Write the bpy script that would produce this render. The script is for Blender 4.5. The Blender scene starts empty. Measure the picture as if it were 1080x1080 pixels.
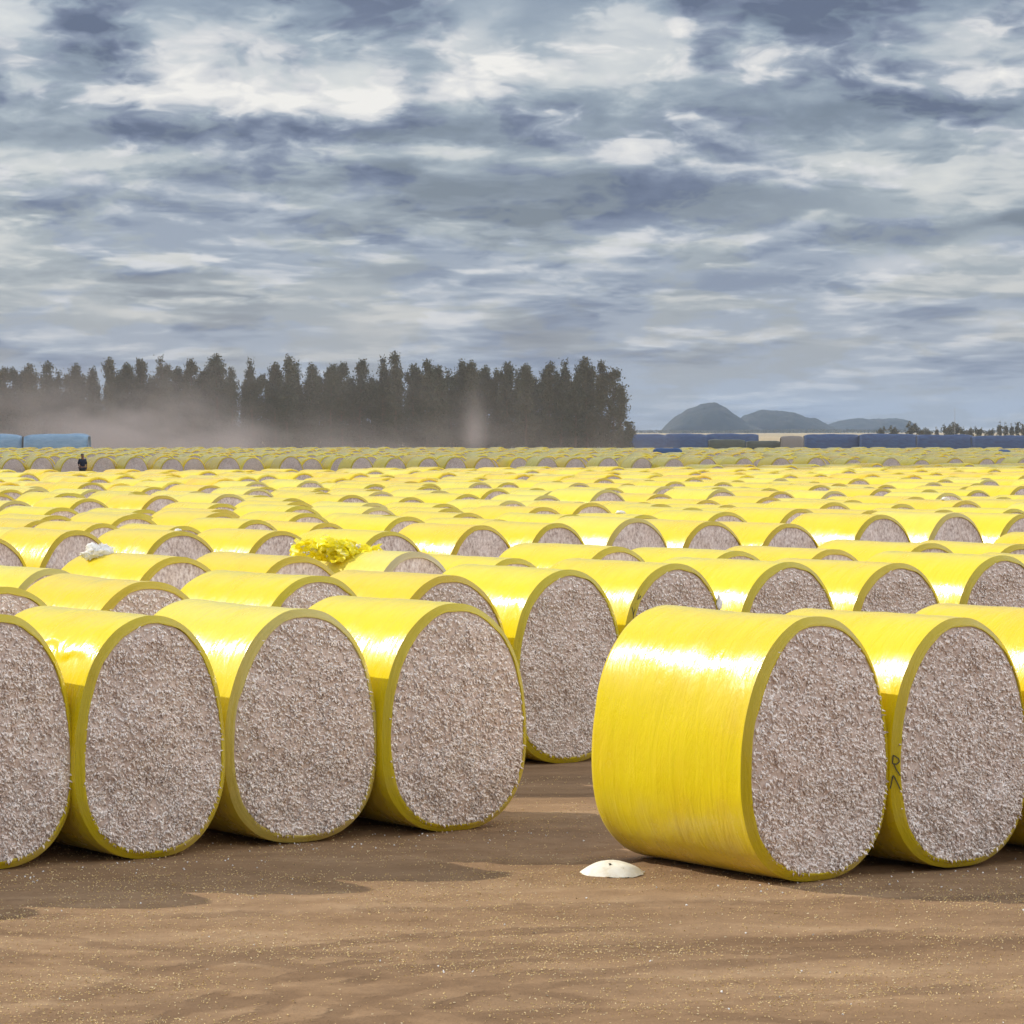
import bpy, math, random
import numpy as np
from mathutils import Vector

random.seed(11)
RNG = np.random.default_rng(11)
scene = bpy.context.scene
COL = scene.collection
R = math.radians

F = 3413.0           # focal length in pixels of a 1080 px wide frame
CAMH = 3.95          # camera height, metres
H, HW, L = 2.3, 0.85, 2.27      # bale height, half width, length
SUN_EL = R(33)
SUN_DIR = None

# ------------------------------------------------------------------ helpers
def tag(o, label=None, cat=None, group=None, kind=None):
    if label: o['label'] = label
    if cat: o['category'] = cat
    if group: o['group'] = group
    if kind: o['kind'] = kind
    return o

def empty(name, loc, rz=0.0, scale=(1, 1, 1)):
    o = bpy.data.objects.new(name, None)
    COL.objects.link(o)
    o.location = loc
    o.rotation_euler = (0, 0, rz)
    o.scale = scale
    o.empty_display_size = 0.2
    return o

def mesh_data(name, v, f, mats, uv=None, smooth=True, midx=None):
    me = bpy.data.meshes.new(name)
    v = np.asarray(v, dtype=np.float64)
    if isinstance(f, np.ndarray):
        f = f.tolist()
    me.from_pydata(v.tolist(), [], f)
    for m in (mats if isinstance(mats, (list, tuple)) else [mats]):
        me.materials.append(m)
    if midx is not None:
        me.polygons.foreach_set('material_index', np.asarray(midx, dtype=np.int32))
    if uv is not None:
        lay = me.uv_layers.new(name='UVMap')
        li = np.zeros(len(me.loops), dtype=np.int32)
        me.loops.foreach_get('vertex_index', li)
        lay.data.foreach_set('uv', np.asarray(uv, dtype=np.float32)[li].ravel())
    me.polygons.foreach_set('use_smooth', np.full(len(me.polygons), smooth, dtype=bool))
    me.update()
    return me

def link(name, me, parent=None, color=None):
    o = bpy.data.objects.new(name, me)
    COL.objects.link(o)
    if parent: o.parent = parent
    if color: o.color = (*color, 1)
    return o

def _h(ix, iy, iz, seed):
    n = (ix * 374761393 + iy * 668265263 + iz * 2147483647 + seed * 974634777) & 0xFFFFFFFF
    n = ((n ^ (n >> 13)) * 1274126177) & 0xFFFFFFFF
    n = n ^ (n >> 16)
    return (n & 0xFFFF) / 65535.0

def vnoise(x, y, z, seed=0):
    x, y, z = np.broadcast_arrays(np.asarray(x, float), np.asarray(y, float), np.asarray(z, float))
    fx, fy, fz = np.floor(x), np.floor(y), np.floor(z)
    ix, iy, iz = fx.astype(np.int64), fy.astype(np.int64), fz.astype(np.int64)
    u, v, w = x - fx, y - fy, z - fz
    u, v, w = u*u*(3-2*u), v*v*(3-2*v), w*w*(3-2*w)
    r = 0
    for a in (0, 1):
        for b in (0, 1):
            for c in (0, 1):
                k = (u if a else 1-u) * (v if b else 1-v) * (w if c else 1-w)
                r = r + k * _h(ix+a, iy+b, iz+c, seed)
    return r * 2 - 1

def fbm(x, y, z=0.0, octv=4, seed=0, gain=0.5):
    s, a, t = 0, 1.0, 0
    for i in range(octv):
        s = s + a * vnoise(np.asarray(x) * 2**i, np.asarray(y) * 2**i, np.asarray(z) * 2**i, seed + i)
        t += a; a *= gain
    return s / t

class NT:
    """tiny node-tree writer"""
    def __init__(self, tree):
        self.t = tree; self.n = tree.nodes; self.l = tree.links
    def set(self, sock, val):
        if isinstance(val, bpy.types.NodeSocket): self.l.new(val, sock)
        elif val is not None: sock.default_value = val
    def node(self, typ, **kw):
        nd = self.n.new(typ)
        for k, v in kw.items(): setattr(nd, k, v)
        return nd
    def math(self, op, a, b=None, c=None, clamp=False):
        nd = self.node('ShaderNodeMath', operation=op, use_clamp=clamp)
        self.set(nd.inputs[0], a); self.set(nd.inputs[1], b); self.set(nd.inputs[2], c)
        return nd.outputs[0]
    def vmath(self, op, a, b=None, out=0):
        nd = self.node('ShaderNodeVectorMath', operation=op)
        self.set(nd.inputs[0], a); self.set(nd.inputs[1], b)
        return nd.outputs[out]
    def comb(self, x, y, z=0.0):
        nd = self.node('ShaderNodeCombineXYZ')
        for i, v in enumerate((x, y, z)): self.set(nd.inputs[i], v)
        return nd.outputs[0]
    def sep(self, v):
        nd = self.node('ShaderNodeSeparateXYZ'); self.set(nd.inputs[0], v)
        return nd.outputs
    def noise(self, vec, scale, detail=4, rough=0.5, dist=0.0, out=0):
        nd = self.node('ShaderNodeTexNoise'); nd.noise_dimensions = '3D'
        self.set(nd.inputs['Vector'], vec)
        nd.inputs['Scale'].default_value = scale; nd.inputs['Detail'].default_value = detail
        nd.inputs['Roughness'].default_value = rough; nd.inputs['Distortion'].default_value = dist
        return nd.outputs[out]
    def mix(self, fac, a, b, blend='MIX'):
        nd = self.node('ShaderNodeMix', data_type='RGBA', blend_type=blend)
        self.set(nd.inputs[0], fac); self.set(nd.inputs[6], a); self.set(nd.inputs[7], b)
        return nd.outputs[2]
    def ramp(self, fac, stops, interp='LINEAR'):
        nd = self.node('ShaderNodeValToRGB'); cr = nd.color_ramp; cr.interpolation = interp
        while len(cr.elements) < len(stops): cr.elements.new(0.5)
        for e, (p, c) in zip(cr.elements, stops):
            e.position = p; e.color = (*c, 1) if len(c) == 3 else c
        self.set(nd.inputs[0], fac)
        return nd.outputs[0]
    def maprange(self, v, a, b, c=0.0, d=1.0, smooth=False):
        nd = self.node('ShaderNodeMapRange')
        if smooth: nd.interpolation_type = 'SMOOTHSTEP'
        self.set(nd.inputs[0], v)
        for i, x in enumerate((a, b, c, d)): self.set(nd.inputs[i+1], x)
        return nd.outputs[0]
    def bump(self, h, strength, dist=0.02, normal=None):
        nd = self.node('ShaderNodeBump'); nd.inputs['Strength'].default_value = strength
        nd.inputs['Distance'].default_value = dist; self.set(nd.inputs['Height'], h)
        if normal is not None: self.set(nd.inputs['Normal'], normal)
        return nd.outputs[0]

def material(name):
    m = bpy.data.materials.new(name); m.use_nodes = True
    nt = NT(m.node_tree)
    return m, nt, m.node_tree.nodes['Principled BSDF']

def simple_mat(name, col, rough=0.7, var=0.25, scale=6.0, spec=0.3, bump=0.0):
    m, nt, p = material(name)
    tc = nt.node('ShaderNodeTexCoord').outputs['Object']
    n = nt.noise(tc, scale, 5, 0.6)
    c0 = tuple(c * (1 - var) for c in col); c1 = tuple(min(1, c * (1 + var)) for c in col)
    nt.set(p.inputs['Base Color'], nt.ramp(n, [(0.3, c0), (0.7, c1)]))
    p.inputs['Roughness'].default_value = rough
    p.inputs['Specular IOR Level'].default_value = spec
    if bump: nt.set(p.inputs['Normal'], nt.bump(n, bump, 0.05))
    return m

# ------------------------------------------------------------------ materials
def film_material(name, island=False, base=None):
    m, nt, p = material(name)
    if island:
        rnd = nt.node('ShaderNodeNewGeometry').outputs['Random Per Island']
        col = nt.ramp(rnd, [(0.0, (.82, .55, .012)), (0.35, (.81, .61, .008)), (0.7, (.80, .64, .02)), (1.0, (.80, .68, .08))])
    else:
        col = nt.node('ShaderNodeObjectInfo').outputs['Color']
    rndo = nt.node('ShaderNodeObjectInfo').outputs['Random']
    uv = nt.node('ShaderNodeUVMap').outputs['UV']
    off = nt.comb(nt.math('MULTIPLY', rndo, 37.0), nt.math('MULTIPLY', rndo, 91.0), nt.math('MULTIPLY', rndo, 13.0))
    v = nt.vmath('ADD', uv, off)
    streak = nt.noise(nt.vmath('MULTIPLY', v, (1.1, 34.0, 1.0)), 1.0, 4, 0.55)
    streak2 = nt.noise(nt.vmath('MULTIPLY', v, (3.5, 75.0, 1.0)), 1.0, 3, 0.5)
    blot = nt.noise(nt.vmath('MULTIPLY', v, (1.3, 1.6, 1.0)), 1.0, 5, 0.6)
    # stretch lines of the film: slightly denser, more orange where layers double up
    c = nt.mix(nt.maprange(streak, .35, .75, 0, .22), col, nt.mix(1.0, col, (.92, .84, .5, 1), 'MULTIPLY'))
    c = nt.mix(nt.maprange(blot, .46, .72, 0, .55), c, nt.mix(1.0, col, (.93, .80, .35, 1), 'MULTIPLY'))
    # field dust that sticks to the film
    obj = nt.node('ShaderNodeTexCoord').outputs['Object']
    z = nt.sep(obj)[2]
    dn = nt.noise(obj, 2.2, 6, 0.65)
    dust = nt.math('MULTIPLY', nt.maprange(z, 0.9, 0.05, 0, 1, True), nt.maprange(dn, .45, .75, 0, .55))
    c = nt.mix(dust, c, (.50, .36, .18, 1))
    nt.set(p.inputs['Base Color'], c)
    wr = nt.noise(nt.vmath('MULTIPLY', v, (1.6, 7.0, 1.0)), 1.0, 5, .62, .6)
    nt.set(p.inputs['Roughness'], nt.math('ADD', nt.maprange(blot, .3, .7, .15, .30), nt.math('MULTIPLY', dust, .4)))
    p.inputs['Specular IOR Level'].default_value = 0.5
    p.inputs['Sheen Weight'].default_value = .05; p.inputs['Sheen Roughness'].default_value = .45
    p.inputs['Sheen Tint'].default_value = (1, .93, .80, 1)
    b1 = nt.bump(streak, .15, 0.03)
    b2 = nt.bump(streak2, .07, 0.012, b1)
    b3 = nt.bump(wr, .24, 0.07, b2)
    nt.set(p.inputs['Normal'], b3)
    return m

def cotton_material(name, bright=1.0, island=True, deep=1.0):
    m, nt, p = material(name)
    obj = nt.node('ShaderNodeTexCoord').outputs['Object']
    rndo = nt.node('ShaderNodeObjectInfo').outputs['Random']
    v = nt.vmath('ADD', obj, nt.comb(nt.math('MULTIPLY', rndo, 50.0), 0.0, nt.math('MULTIPLY', rndo, 23.0)))
    sv = nt.vmath('MULTIPLY', v, (1.0, 1.0, 0.55))
    n1 = nt.noise(sv, 26.0, 4, 0.65)
    n2 = nt.noise(sv, 5.0, 4, 0.6)
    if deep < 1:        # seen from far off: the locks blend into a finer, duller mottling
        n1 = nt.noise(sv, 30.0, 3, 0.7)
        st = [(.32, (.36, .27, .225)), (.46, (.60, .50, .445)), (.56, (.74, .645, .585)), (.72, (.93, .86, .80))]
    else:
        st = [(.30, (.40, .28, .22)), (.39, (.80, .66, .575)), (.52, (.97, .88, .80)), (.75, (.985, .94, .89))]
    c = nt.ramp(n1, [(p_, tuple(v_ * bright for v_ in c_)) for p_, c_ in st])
    c = nt.mix(nt.maprange(n2, .45, .75, 0, .35), c, (.90*bright, .75*bright, .67*bright, 1))
    if island:
        ri = nt.node('ShaderNodeNewGeometry').outputs['Random Per Island']
        c = nt.mix(nt.maprange(ri, 0, 1, 0, .75), c, nt.ramp(ri, [(0, (.66, .52, .44)), (.2, (.86, .73, .645)), (.5, (.97, .90, .83)), (.85, (.985, .94, .885)), (.88, (.30, .21, .16)), (1, (.50, .37, .29))]))
    nt.set(p.inputs['Base Color'], c)
    p.inputs['Roughness'].default_value = 0.95
    p.inputs['Specular IOR Level'].default_value = 0.1
    nt.set(p.inputs['Normal'], nt.bump(n1, .45, 0.025))
    return m

M_FILM = film_material('yellow_film')
M_FILM_FAR = film_material('yellow_film_far', island=True)
M_COTTON = cotton_material('seed_cotton')
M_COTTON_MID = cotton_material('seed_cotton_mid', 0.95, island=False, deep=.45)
M_COTTON_FAR = cotton_material('seed_cotton_far', 0.80, island=False, deep=.5)  # dimmed copy: shade on the distant faces is put into the colour
M_LINT = simple_mat('white_lint', (.86, .84, .80), .95, .08, 30, .1)
M_INK = simple_mat('black_marker', (.055, .05, .03), .6, .2)

def thin_film():
    m, nt, p = material('thin_torn_film')
    obj = nt.node('ShaderNodeTexCoord').outputs['Object']
    n = nt.noise(obj, 9.0, 4, .6)
    c = nt.ramp(n, [(.35, (.94, .84, .03)), (.55, (.96, .91, .10)), (.70, (.98, .96, .7))])
    nt.set(p.inputs['Base Color'], c); p.inputs['Roughness'].default_value = .25
    tr = nt.node('ShaderNodeBsdfTranslucent'); nt.set(tr.inputs[0], c)
    mx = nt.node('ShaderNodeMixShader'); mx.inputs[0].default_value = .75
    out = [q for q in nt.n if q.type == 'OUTPUT_MATERIAL'][0]
    nt.l.new(p.outputs[0], mx.inputs[1]); nt.l.new(tr.outputs[0], mx.inputs[2]); nt.l.new(mx.outputs[0], out.inputs[0])
    return m
M_THIN = thin_film()

# ------------------------------------------------------------------ bale geometry
HC = 0.41 * H
def egg(t, inset=0.0):
    c, s = np.cos(t), np.sin(t)
    a = HW - inset
    k = 2 / 2.45; ku = 2 / 2.14
    x = np.where(s >= 0, a * np.sign(c) * np.abs(c) ** ku, a * np.sign(c) * np.abs(c) ** k)
    z = np.where(s >= 0, HC + (0.59 * H - inset) * np.abs(s) ** ku, HC - (0.41 * H - inset) * np.abs(s) ** k)
    return x, z

def wobble(t, y, seed, amp):
    w = amp * fbm(np.cos(t) * 1.6 + 7, np.sin(t) * 1.6 + 3, y * 0.9 + 2, 3, seed)
    w = w + amp * 0.28 * fbm(np.cos(t) * 2, np.sin(t) * 2, y * 7, 2, seed + 9)
    return w * np.clip(0.35 + (np.sin(t) + 1) * 0.6, 0, 1)      # the underside rests flat

def loft(rows, N, seed, amp):
    """rows: list of (y, inset array or float)"""
    t = np.linspace(0, 2 * np.pi, N, endpoint=False) - np.pi / 2
    V, UV = [], []
    xx, zz = egg(t)
    arc = np.concatenate([[0], np.cumsum(np.hypot(np.diff(xx), np.diff(zz)))])
    for y, ins in rows:
        x, z = egg(t, ins)
        yy = np.full(N, y) if np.isscalar(y) else y
        w = wobble(t, yy, seed, amp)
        x = x + w * np.cos(t); z = z + w * np.sin(t)
        V.append(np.stack([x, yy, np.maximum(z, 0.0)], 1)); UV.append(np.stack([arc, yy - np.asarray(ins)], 1))
    V = np.concatenate(V); UV = np.concatenate(UV)
    fs = []
    for r in range(len(rows) - 1):
        for i in range(N):
            j = (i + 1) % N
            fs.append((r*N+i, r*N+j, (r+1)*N+j, (r+1)*N+i))
    return V, fs, UV, t

BEV = 0.068
def wrap_mesh(N, NY, seed, amp, crease=False):
    ys = np.linspace(-L/2 + BEV, L/2 - BEV, NY)
    rows = [(y, 0.0) for y in ys]
    rows += [(L/2 - .03, .012), (L/2 - .008, .035), (L/2, .06), (L/2 - .01, .10)]   # rear fold
    V, f, UV, t = loft(rows, N, seed, amp)
    if crease:          # film that has slipped and doubled over along a jagged line high on the flank
        T = np.tile(t, len(rows)); u = (V[:, 1] + L/2) / L
        line = np.pi - .84 - .10 * fbm(u * 7, 1.3, 0, 4, 5) + .10 * (u < .38) * np.clip((.38 - u) * 30, 0, 1)
        over = np.clip((line - T) / .045, 0, 1) * np.clip((T - 1.75) / .5, 0, 1) * np.clip((u - .10) / .05, 0, 1) * np.clip((.82 - u) / .1, 0, 1)
        over = over * (.020 + .012 * fbm(u * 18, T * 3, 0, 3, 6))
        V[:, 0] += over * np.cos(T); V[:, 2] += over * np.sin(T)
    return mesh_data('wrap', V, f, M_FILM, UV)

def edge_mesh(N, seed, amp):
    t = np.linspace(0, 2 * np.pi, N, endpoint=False) - np.pi / 2
    lip = 0.074 + 0.016 * fbm(np.cos(t) * 3, np.sin(t) * 3, 1.0, 3, seed + 40) + .005 * fbm(np.cos(t) * 14, np.sin(t) * 14, 1.0, 2, seed + 50)
    rp = 0.006 * fbm(np.cos(t) * 9, np.sin(t) * 9, 5.0, 3, seed + 60)
    y0 = -L / 2
    rows = [(y0 + BEV, 0.0), (y0 + BEV - .006, .006), (y0 + .042 + rp * .5, .028), (y0 + .022 + rp, .050), (y0 + .002 + rp * .5, lip - .002), (y0 + .003 + rp * .5, lip), (y0 + .05, lip + .006)]
    V, f, UV, _ = loft(rows, N, seed, amp)
    return mesh_data('wrap_edge', V, f, M_FILM, UV)

def disc_grid(n):
    a = np.linspace(-1, 1, n)
    u, v = np.meshgrid(a, a, indexing='xy')
    x = u * np.sqrt(1 - v*v/2); y = v * np.sqrt(1 - u*u/2)
    idx = np.arange(n*n).reshape(n, n)
    q = np.stack([idx[:-1, :-1], idx[:-1, 1:], idx[1:, 1:], idx[1:, :-1]], -1).reshape(-1, 4)
    return x.ravel(), y.ravel(), q

def tufts(P, D, rng, len_rng, wid_rng, droop=.5):
    """small bent lock of fibres at each point P leaning along D"""
    n = len(P)
    ln = rng.uniform(*len_rng, n)[:, None]; wd = rng.uniform(*wid_rng, n)[:, None]
    D = D / np.linalg.norm(D, axis=1, keepdims=True)
    S = np.cross(D, rng.normal(size=(n, 3))); S /= np.linalg.norm(S, axis=1, keepdims=True)
    T = np.cross(D, S)
    mid = P + D * ln * .55
    D2 = D + np.array([0, 0, -droop]) + rng.normal(size=(n, 3)) * .35
    D2 /= np.linalg.norm(D2, axis=1, keepdims=True)
    tip = mid + D2 * ln * .6
    V = np.stack([P + S*wd*.5, P - S*wd*.3 + T*wd*.5, P - S*wd*.3 - T*wd*.5,
                  mid + S*wd*.55, mid - S*wd*.3 + T*wd*.5, mid - S*wd*.3 - T*wd*.5, tip], 1).reshape(-1, 3)
    b = (np.arange(n) * 7)[:, None]
    fq = np.concatenate([b + np.array([[0, 1, 4, 3]]), b + np.array([[1, 2, 5, 4]]), b + np.array([[2, 0, 3, 5]])])
    ft = np.concatenate([b + np.array([[3, 4, 6]]), b + np.array([[4, 5, 6]]), b + np.array([[5, 3, 6]])])
    return V, fq.tolist() + ft.tolist()

def cotton_mesh(n, seed, hi, front=True, mat=None):
    rng = np.random.default_rng(seed)
    dx, dz, q = disc_grid(n)
    rho = np.hypot(dx, dz); t = np.arctan2(dz, dx)
    def place(rho, t, extra):
        ex, ez = egg(t, 0.068)
        x = ex * rho; z = HC + (ez - HC) * rho
        y = -L/2 + .022 - .045 * (1 - rho**2) + extra
        return x, y, z
    x, y, z = place(rho, t, 0)
    fade = np.clip((1 - rho) * 9, 0.15, 1)
    d = .030 * fbm(x * 7, z * 5, seed * 3.1, 4, seed) + .075 * fbm(x * 1.9, z * 1.7, seed * 1.7, 3, seed + 5)
    if hi:
        d = d + .020 * (np.abs(fbm(x * 17, z * 11, .3, 3, seed + 11)) - .25)
    y = y - d * fade
    V = np.stack([x, y, z], 1)
    if not hi:
        if not front: V = V * np.array([1, -1, 1]); q = q[:, ::-1]
        return mesh_data('cotton_end', V, q, mat or M_COTTON)
    nt_ = 5600
    rr = np.sqrt(rng.uniform(0, 1, nt_)) * .985; tt = rng.uniform(0, 2*np.pi, nt_)
    px, py, pz = place(rr, tt, 0)
    d = .030 * fbm(px * 7, pz * 5, seed * 3.1, 4, seed) + .075 * fbm(px * 1.9, pz * 1.7, seed * 1.7, 3, seed + 5)
    P = np.stack([px, py - d * np.clip((1 - rr) * 9, .15, 1) + .006, pz], 1)
    Dd = np.stack([rng.normal(0, .7, nt_), -rng.uniform(.25, .9, nt_), rng.normal(-.55, .6, nt_)], 1)
    TV, TF = tufts(P, Dd, rng, (.022, .056), (.011, .024))
    # ragged fringe hanging over the lower lip
    nf = 60
    tt = rng.normal(-np.pi/2, .75, nf); rr = rng.uniform(.93, .99, nf)
    px, py, pz = place(rr, tt, 0)
    P = np.stack([px, py - .02, pz], 1)
    Dd = np.stack([rng.normal(0, .4, nf), -rng.uniform(.4, 1, nf), rng.normal(-.9, .4, nf)], 1)
    FV, FF = tufts(P, Dd, rng, (.02, .05), (.010, .022))
    off = len(V); off2 = off + len(TV)
    faces = q.tolist() + [tuple(i + off for i in f) for f in TF] + [tuple(i + off2 for i in f) for f in FF]
    return mesh_data('cotton_end', np.concatenate([V, TV, FV]), faces, M_COTTON)

HI = []
for s in range(4):
    HI.append((wrap_mesh(128, 44, 100 + s, .020), edge_mesh(128, 100 + s, .020), cotton_mesh(150, 3 + s, True)))
HI_CREASE = (wrap_mesh(320, 150, 100, .020, True), HI[0][1], HI[0][2])
MID = []
for s in range(3):
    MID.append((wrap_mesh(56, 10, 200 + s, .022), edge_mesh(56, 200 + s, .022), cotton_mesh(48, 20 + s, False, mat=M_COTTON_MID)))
FARV = []
for s in range(2):
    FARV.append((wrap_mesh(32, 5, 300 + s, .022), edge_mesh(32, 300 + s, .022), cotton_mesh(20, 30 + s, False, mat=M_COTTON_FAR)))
REAR = cotton_mesh(24, 44, False, front=False)

PALETTE = {'gold': (.80, .605, .005), 'yellow': (.79, .64, .005), 'lemon': (.79, .67, .05), 'pale': (.79, .69, .12), 'amber': (.79, .625, .004)}
def make_bale(x, y, yaw, lod, color, sx=1.0, sz=1.0, sl=1.0, label=None, group=None, pick=None):
    """x, y: ground point under the centre of the near cotton face"""
    a = yaw
    root = empty('cotton_bale', (x - math.sin(a) * L/2 * sl, y + math.cos(a) * L/2 * sl, 0.0), a, (sx, sl, sz))
    tag(root, label, 'cotton bale', group)
    wv, ev, cv = lod[pick if pick is not None else random.randrange(len(lod))]
    w = link('wrap', wv, root, color)
    e = link('wrap_edge', ev, w, tuple(c * k for c, k in zip(color, (.66, .645, 2.0))))  # rim film dulled to olive: its shade is part of the colour
    link('cotton_end', cv, root)
    link('cotton_end', REAR, root)
    return root, w, e

# ------------------------------------------------------------------ rows of bales
def row_points(Z0, alpha, pxs):
    ta = math.tan(alpha); out = []
    for p in pxs:
        m = (p + 5 - 540) / F
        Z = Z0 / (1 - m * ta)
        out.append((m * Z, Z))
    return out

def regular(Z0, alpha, pitch, gap=0.0, jit=.03, margin=0):
    """points along a row that covers the frame, with now and then an empty slot"""
    ta = math.tan(alpha)
    mL, mR = (-40 - 540 - margin) / F, (1080 + 80 - 540 + margin) / F
    x = mL * Z0 / (1 - mL * ta) + random.random() * pitch
    xe = mR * Z0 / (1 - mR * ta)
    out = []
    while x < xe:
        if random.random() > gap: out.append((x, Z0 + x * ta + random.gauss(0, jit * 2)))
        x += pitch * math.cos(alpha) * random.uniform(1 - jit, 1 + jit)
    return out

def sxs(pts):
    res = []
    for i, p in enumerate(pts):
        g = [math.dist(p, pts[j]) for j in (i-1, i+1) if 0 <= j < len(pts)]
        res.append(max(.93, min(1.05, min(g) / (2 * HW - .03))) if g else 1.0)
    return res

def px_of(x, y): return 540 + F * x / y

ORD = ['', 'first', 'second', 'third', 'fourth', 'fifth', 'sixth', 'seventh', 'eighth', 'ninth', 'tenth', 'eleventh', 'twelfth',
       'thirteenth', 'fourteenth', 'fifteenth', 'sixteenth', 'seventeenth', 'eighteenth', 'nineteenth', 'twentieth',
       'twenty-first', 'twenty-second', 'twenty-third', 'twenty-fourth', 'twenty-fifth', 'twenty-sixth', 'twenty-seventh', 'twenty-eighth', 'twenty-ninth', 'thirtieth']

A0 = R(35.5)
stuff_spots = []      # (x, y, yaw, sx, sz) for the bales that go into the single far object
bale_roots = {}

# nearest right-hand row and nearest left-hand row
near = [
    # px face centre, px bottom, colour, label
    ('r0', 866, 930, 'amber', 'large nearest yellow bale with its whole shiny flank showing, beside the white dome', 1.01, 1),
    ('r1', 1018, 915, 'amber', 'nearest-row yellow bale with black handwriting on its rim, behind the largest bale', .98, 2),
    ('r2', 1168, 902, 'gold', 'yellow bale cut off by the right edge, only its shiny shoulder showing', .98, 0),
    ('l0', -1, 918, 'yellow', 'yellow bale cut off by the left edge, half its cotton face showing', 1.0, 3),
    ('l1', 163, 906, 'yellow', 'front yellow bale with a wrinkled fold across its flank, near the left edge', .975, 0),
    ('l2', 323, 889, 'lemon', 'front pale lemon bale between the wrinkled bale and the bare dirt gap bale', .975, 1),
    ('l3', 484, 877, 'yellow', 'front left-hand bale last before the bare dirt gap', .975, 2),
]
npos = {}
for k, px, yb, c, lab, sz, pick in near:
    Z = CAMH * F / (yb - 455)
    npos[k] = ((px - 540) / F * Z, Z)
for grp, keys in (('nearest right-hand bales', ('r0', 'r1', 'r2')), ('nearest left-hand bales', ('l0', 'l1', 'l2', 'l3'))):
    s = sxs([npos[k] for k in keys])
    for k, sx in zip(keys, s):
        _, px, yb, c, lab, sz, pick = [n for n in near if n[0] == k][0]
        bale_roots[k] = make_bale(*npos[k], A0 + R(random.uniform(-.8, .8)), [HI_CREASE] if k == 'l1' else HI, PALETTE[c], sx, sz, 1.0, lab, grp, 0 if k == 'l1' else pick)
# the row goes on left of the frame: its shadows reach into the picture
d = (npos['l1'][0] - npos['l0'][0], npos['l1'][1] - npos['l0'][1])
for k in (1, 2, 3): stuff_spots.append((npos['l0'][0] - k*d[0], npos['l0'][1] - k*d[1], A0, 1, 1))

def row(name, pts, yaw, lod, desc, individuals=True, colours=('gold', 'yellow', 'yellow', 'lemon', 'amber'), cmap=None, picks=None, group=None):
    pts = sorted(pts)
    s = sxs(pts)
    vis = [i for i, (x, y) in enumerate(pts) if -8 < px_of(x, y) + 10 and px_of(x, y) - (L * math.sin(yaw) + .75) * F / y < 1074]
    for i, (x, y) in enumerate(pts):
        sz = random.uniform(.965, 1.035)
        yw = yaw + R(random.gauss(0, 1.6))
        if not individuals or i not in vis:
            stuff_spots.append((x, y, yw, s[i], sz)); continue
        a, b = vis.index(i) + 1, len(vis) - vis.index(i)
        where = ('leftmost' if a == 1 else ORD[a] + ' from the left') if a <= b else ('rightmost' if b == 1 else ORD[b] + ' from the right')
        extra = (cmap or {}).get(i)
        if extra: lab = extra[1]; c = extra[0]
        else: c = random.choice(colours); lab = 'yellow wrapped cotton bale, %s in the %s' % (where, desc)
        bale_roots[(name, i)] = make_bale(x, y, yw, lod, tuple(v * random.uniform(.97, 1.02) for v in PALETTE[c]), s[i], sz, 1.0, lab, group or ('bales in the ' + desc),
                                          pick=(picks or {}).get(i))

p2 = row_points(38.0, A0, [0, 155, 332, 472, 597, 710, 830, 945, 1055, 1165])
row('b', p2, A0, HI, 'second row back',
    cmap={4: ('yellow', 'yellow bale with its whole cotton face showing above the bare dirt gap'), 5: ('yellow', 'second-row bale with black marker scribble on its rim, behind the largest bale'),
          0: ('yellow', 'yellow bale at the left edge, just behind the front left row'), 1: ('gold', 'second-row golden bale just behind the wrinkled front bale'),
          2: ('amber', 'second-row golden bale just behind the pale lemon front bale'), 3: ('gold', 'second-row bale tucked behind the last front bale before the dirt gap')})
p3 = row_points(43.8, R(33.5), [-50, 52, 186, 313, 435, 540, 648, 775, 877, 980, 1075, 1170])
row('c', p3, R(34), MID, 'third row back',
    cmap={2: ('yellow', 'third-row bale with a white cotton tuft lying on its top'), 4: ('pale', 'third-row bale with crumpled yellow film lying on its top')})
p4 = row_points(57.0, R(32.5), [-15, 78, 187, 293, 408, 505, 585, 668, 748, 830, 927, 1005, 1078, 1160])
row('d', p4, R(34), MID, 'fourth row back')
p5 = row_points(62.5, R(32.5), [-60, 20, 105, 190, 267, 342, 427, 523, 600, 677, 763, 842, 917, 993, 1067, 1145])
row('e', p5, R(34), MID, 'fifth row back')
row('f', regular(67.0, R(32.5), 1.88, .05), R(34), MID, 'sixth row back')
row('g', regular(71.5, R(32.5), 1.88, .05), R(34), MID, 'seventh row back')
row('h', regular(76.0, R(32.5), 1.9, .06), R(34), MID, 'eighth row back')
p6 = row_points(86.0, R(32), [-55, 13, 90, 168, 238, 305, 368, 430, 490, 573, 637, 693, 758, 820, 877, 927, 977, 1028, 1076, 1130])
row('i', p6, R(33), MID, 'ninth row back, past a lane')
for k, (z0, nm) in enumerate(((91.5, 'tenth'), (97, 'eleventh'), (102.5, 'twelfth'), (108, 'thirteenth'))):
    row('j%d' % k, regular(z0, R(31), 1.88, .08), R(33 + random.uniform(-3, 3)), FARV, nm + ' row back')
far_pts = regular(205.0, R(-9), 2.05, .20, .16)
row('z', far_pts, R(20), FARV, 'far row with cotton faces showing', group='bales in the far row with cotton faces showing')
for z0 in (114, 120, 126, 132, 138, 144, 150):
    row('s', regular(z0, R(30), 1.9, .10), R(33), FARV, '', individuals=False)
for z0 in range(210, 334, 5):
    row('s', regular(z0, R(-6), 1.95, .12), R(22), FARV, '', individuals=False)
print('individual bales:', len(bale_roots), 'in the far mass:', len(stuff_spots))

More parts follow.
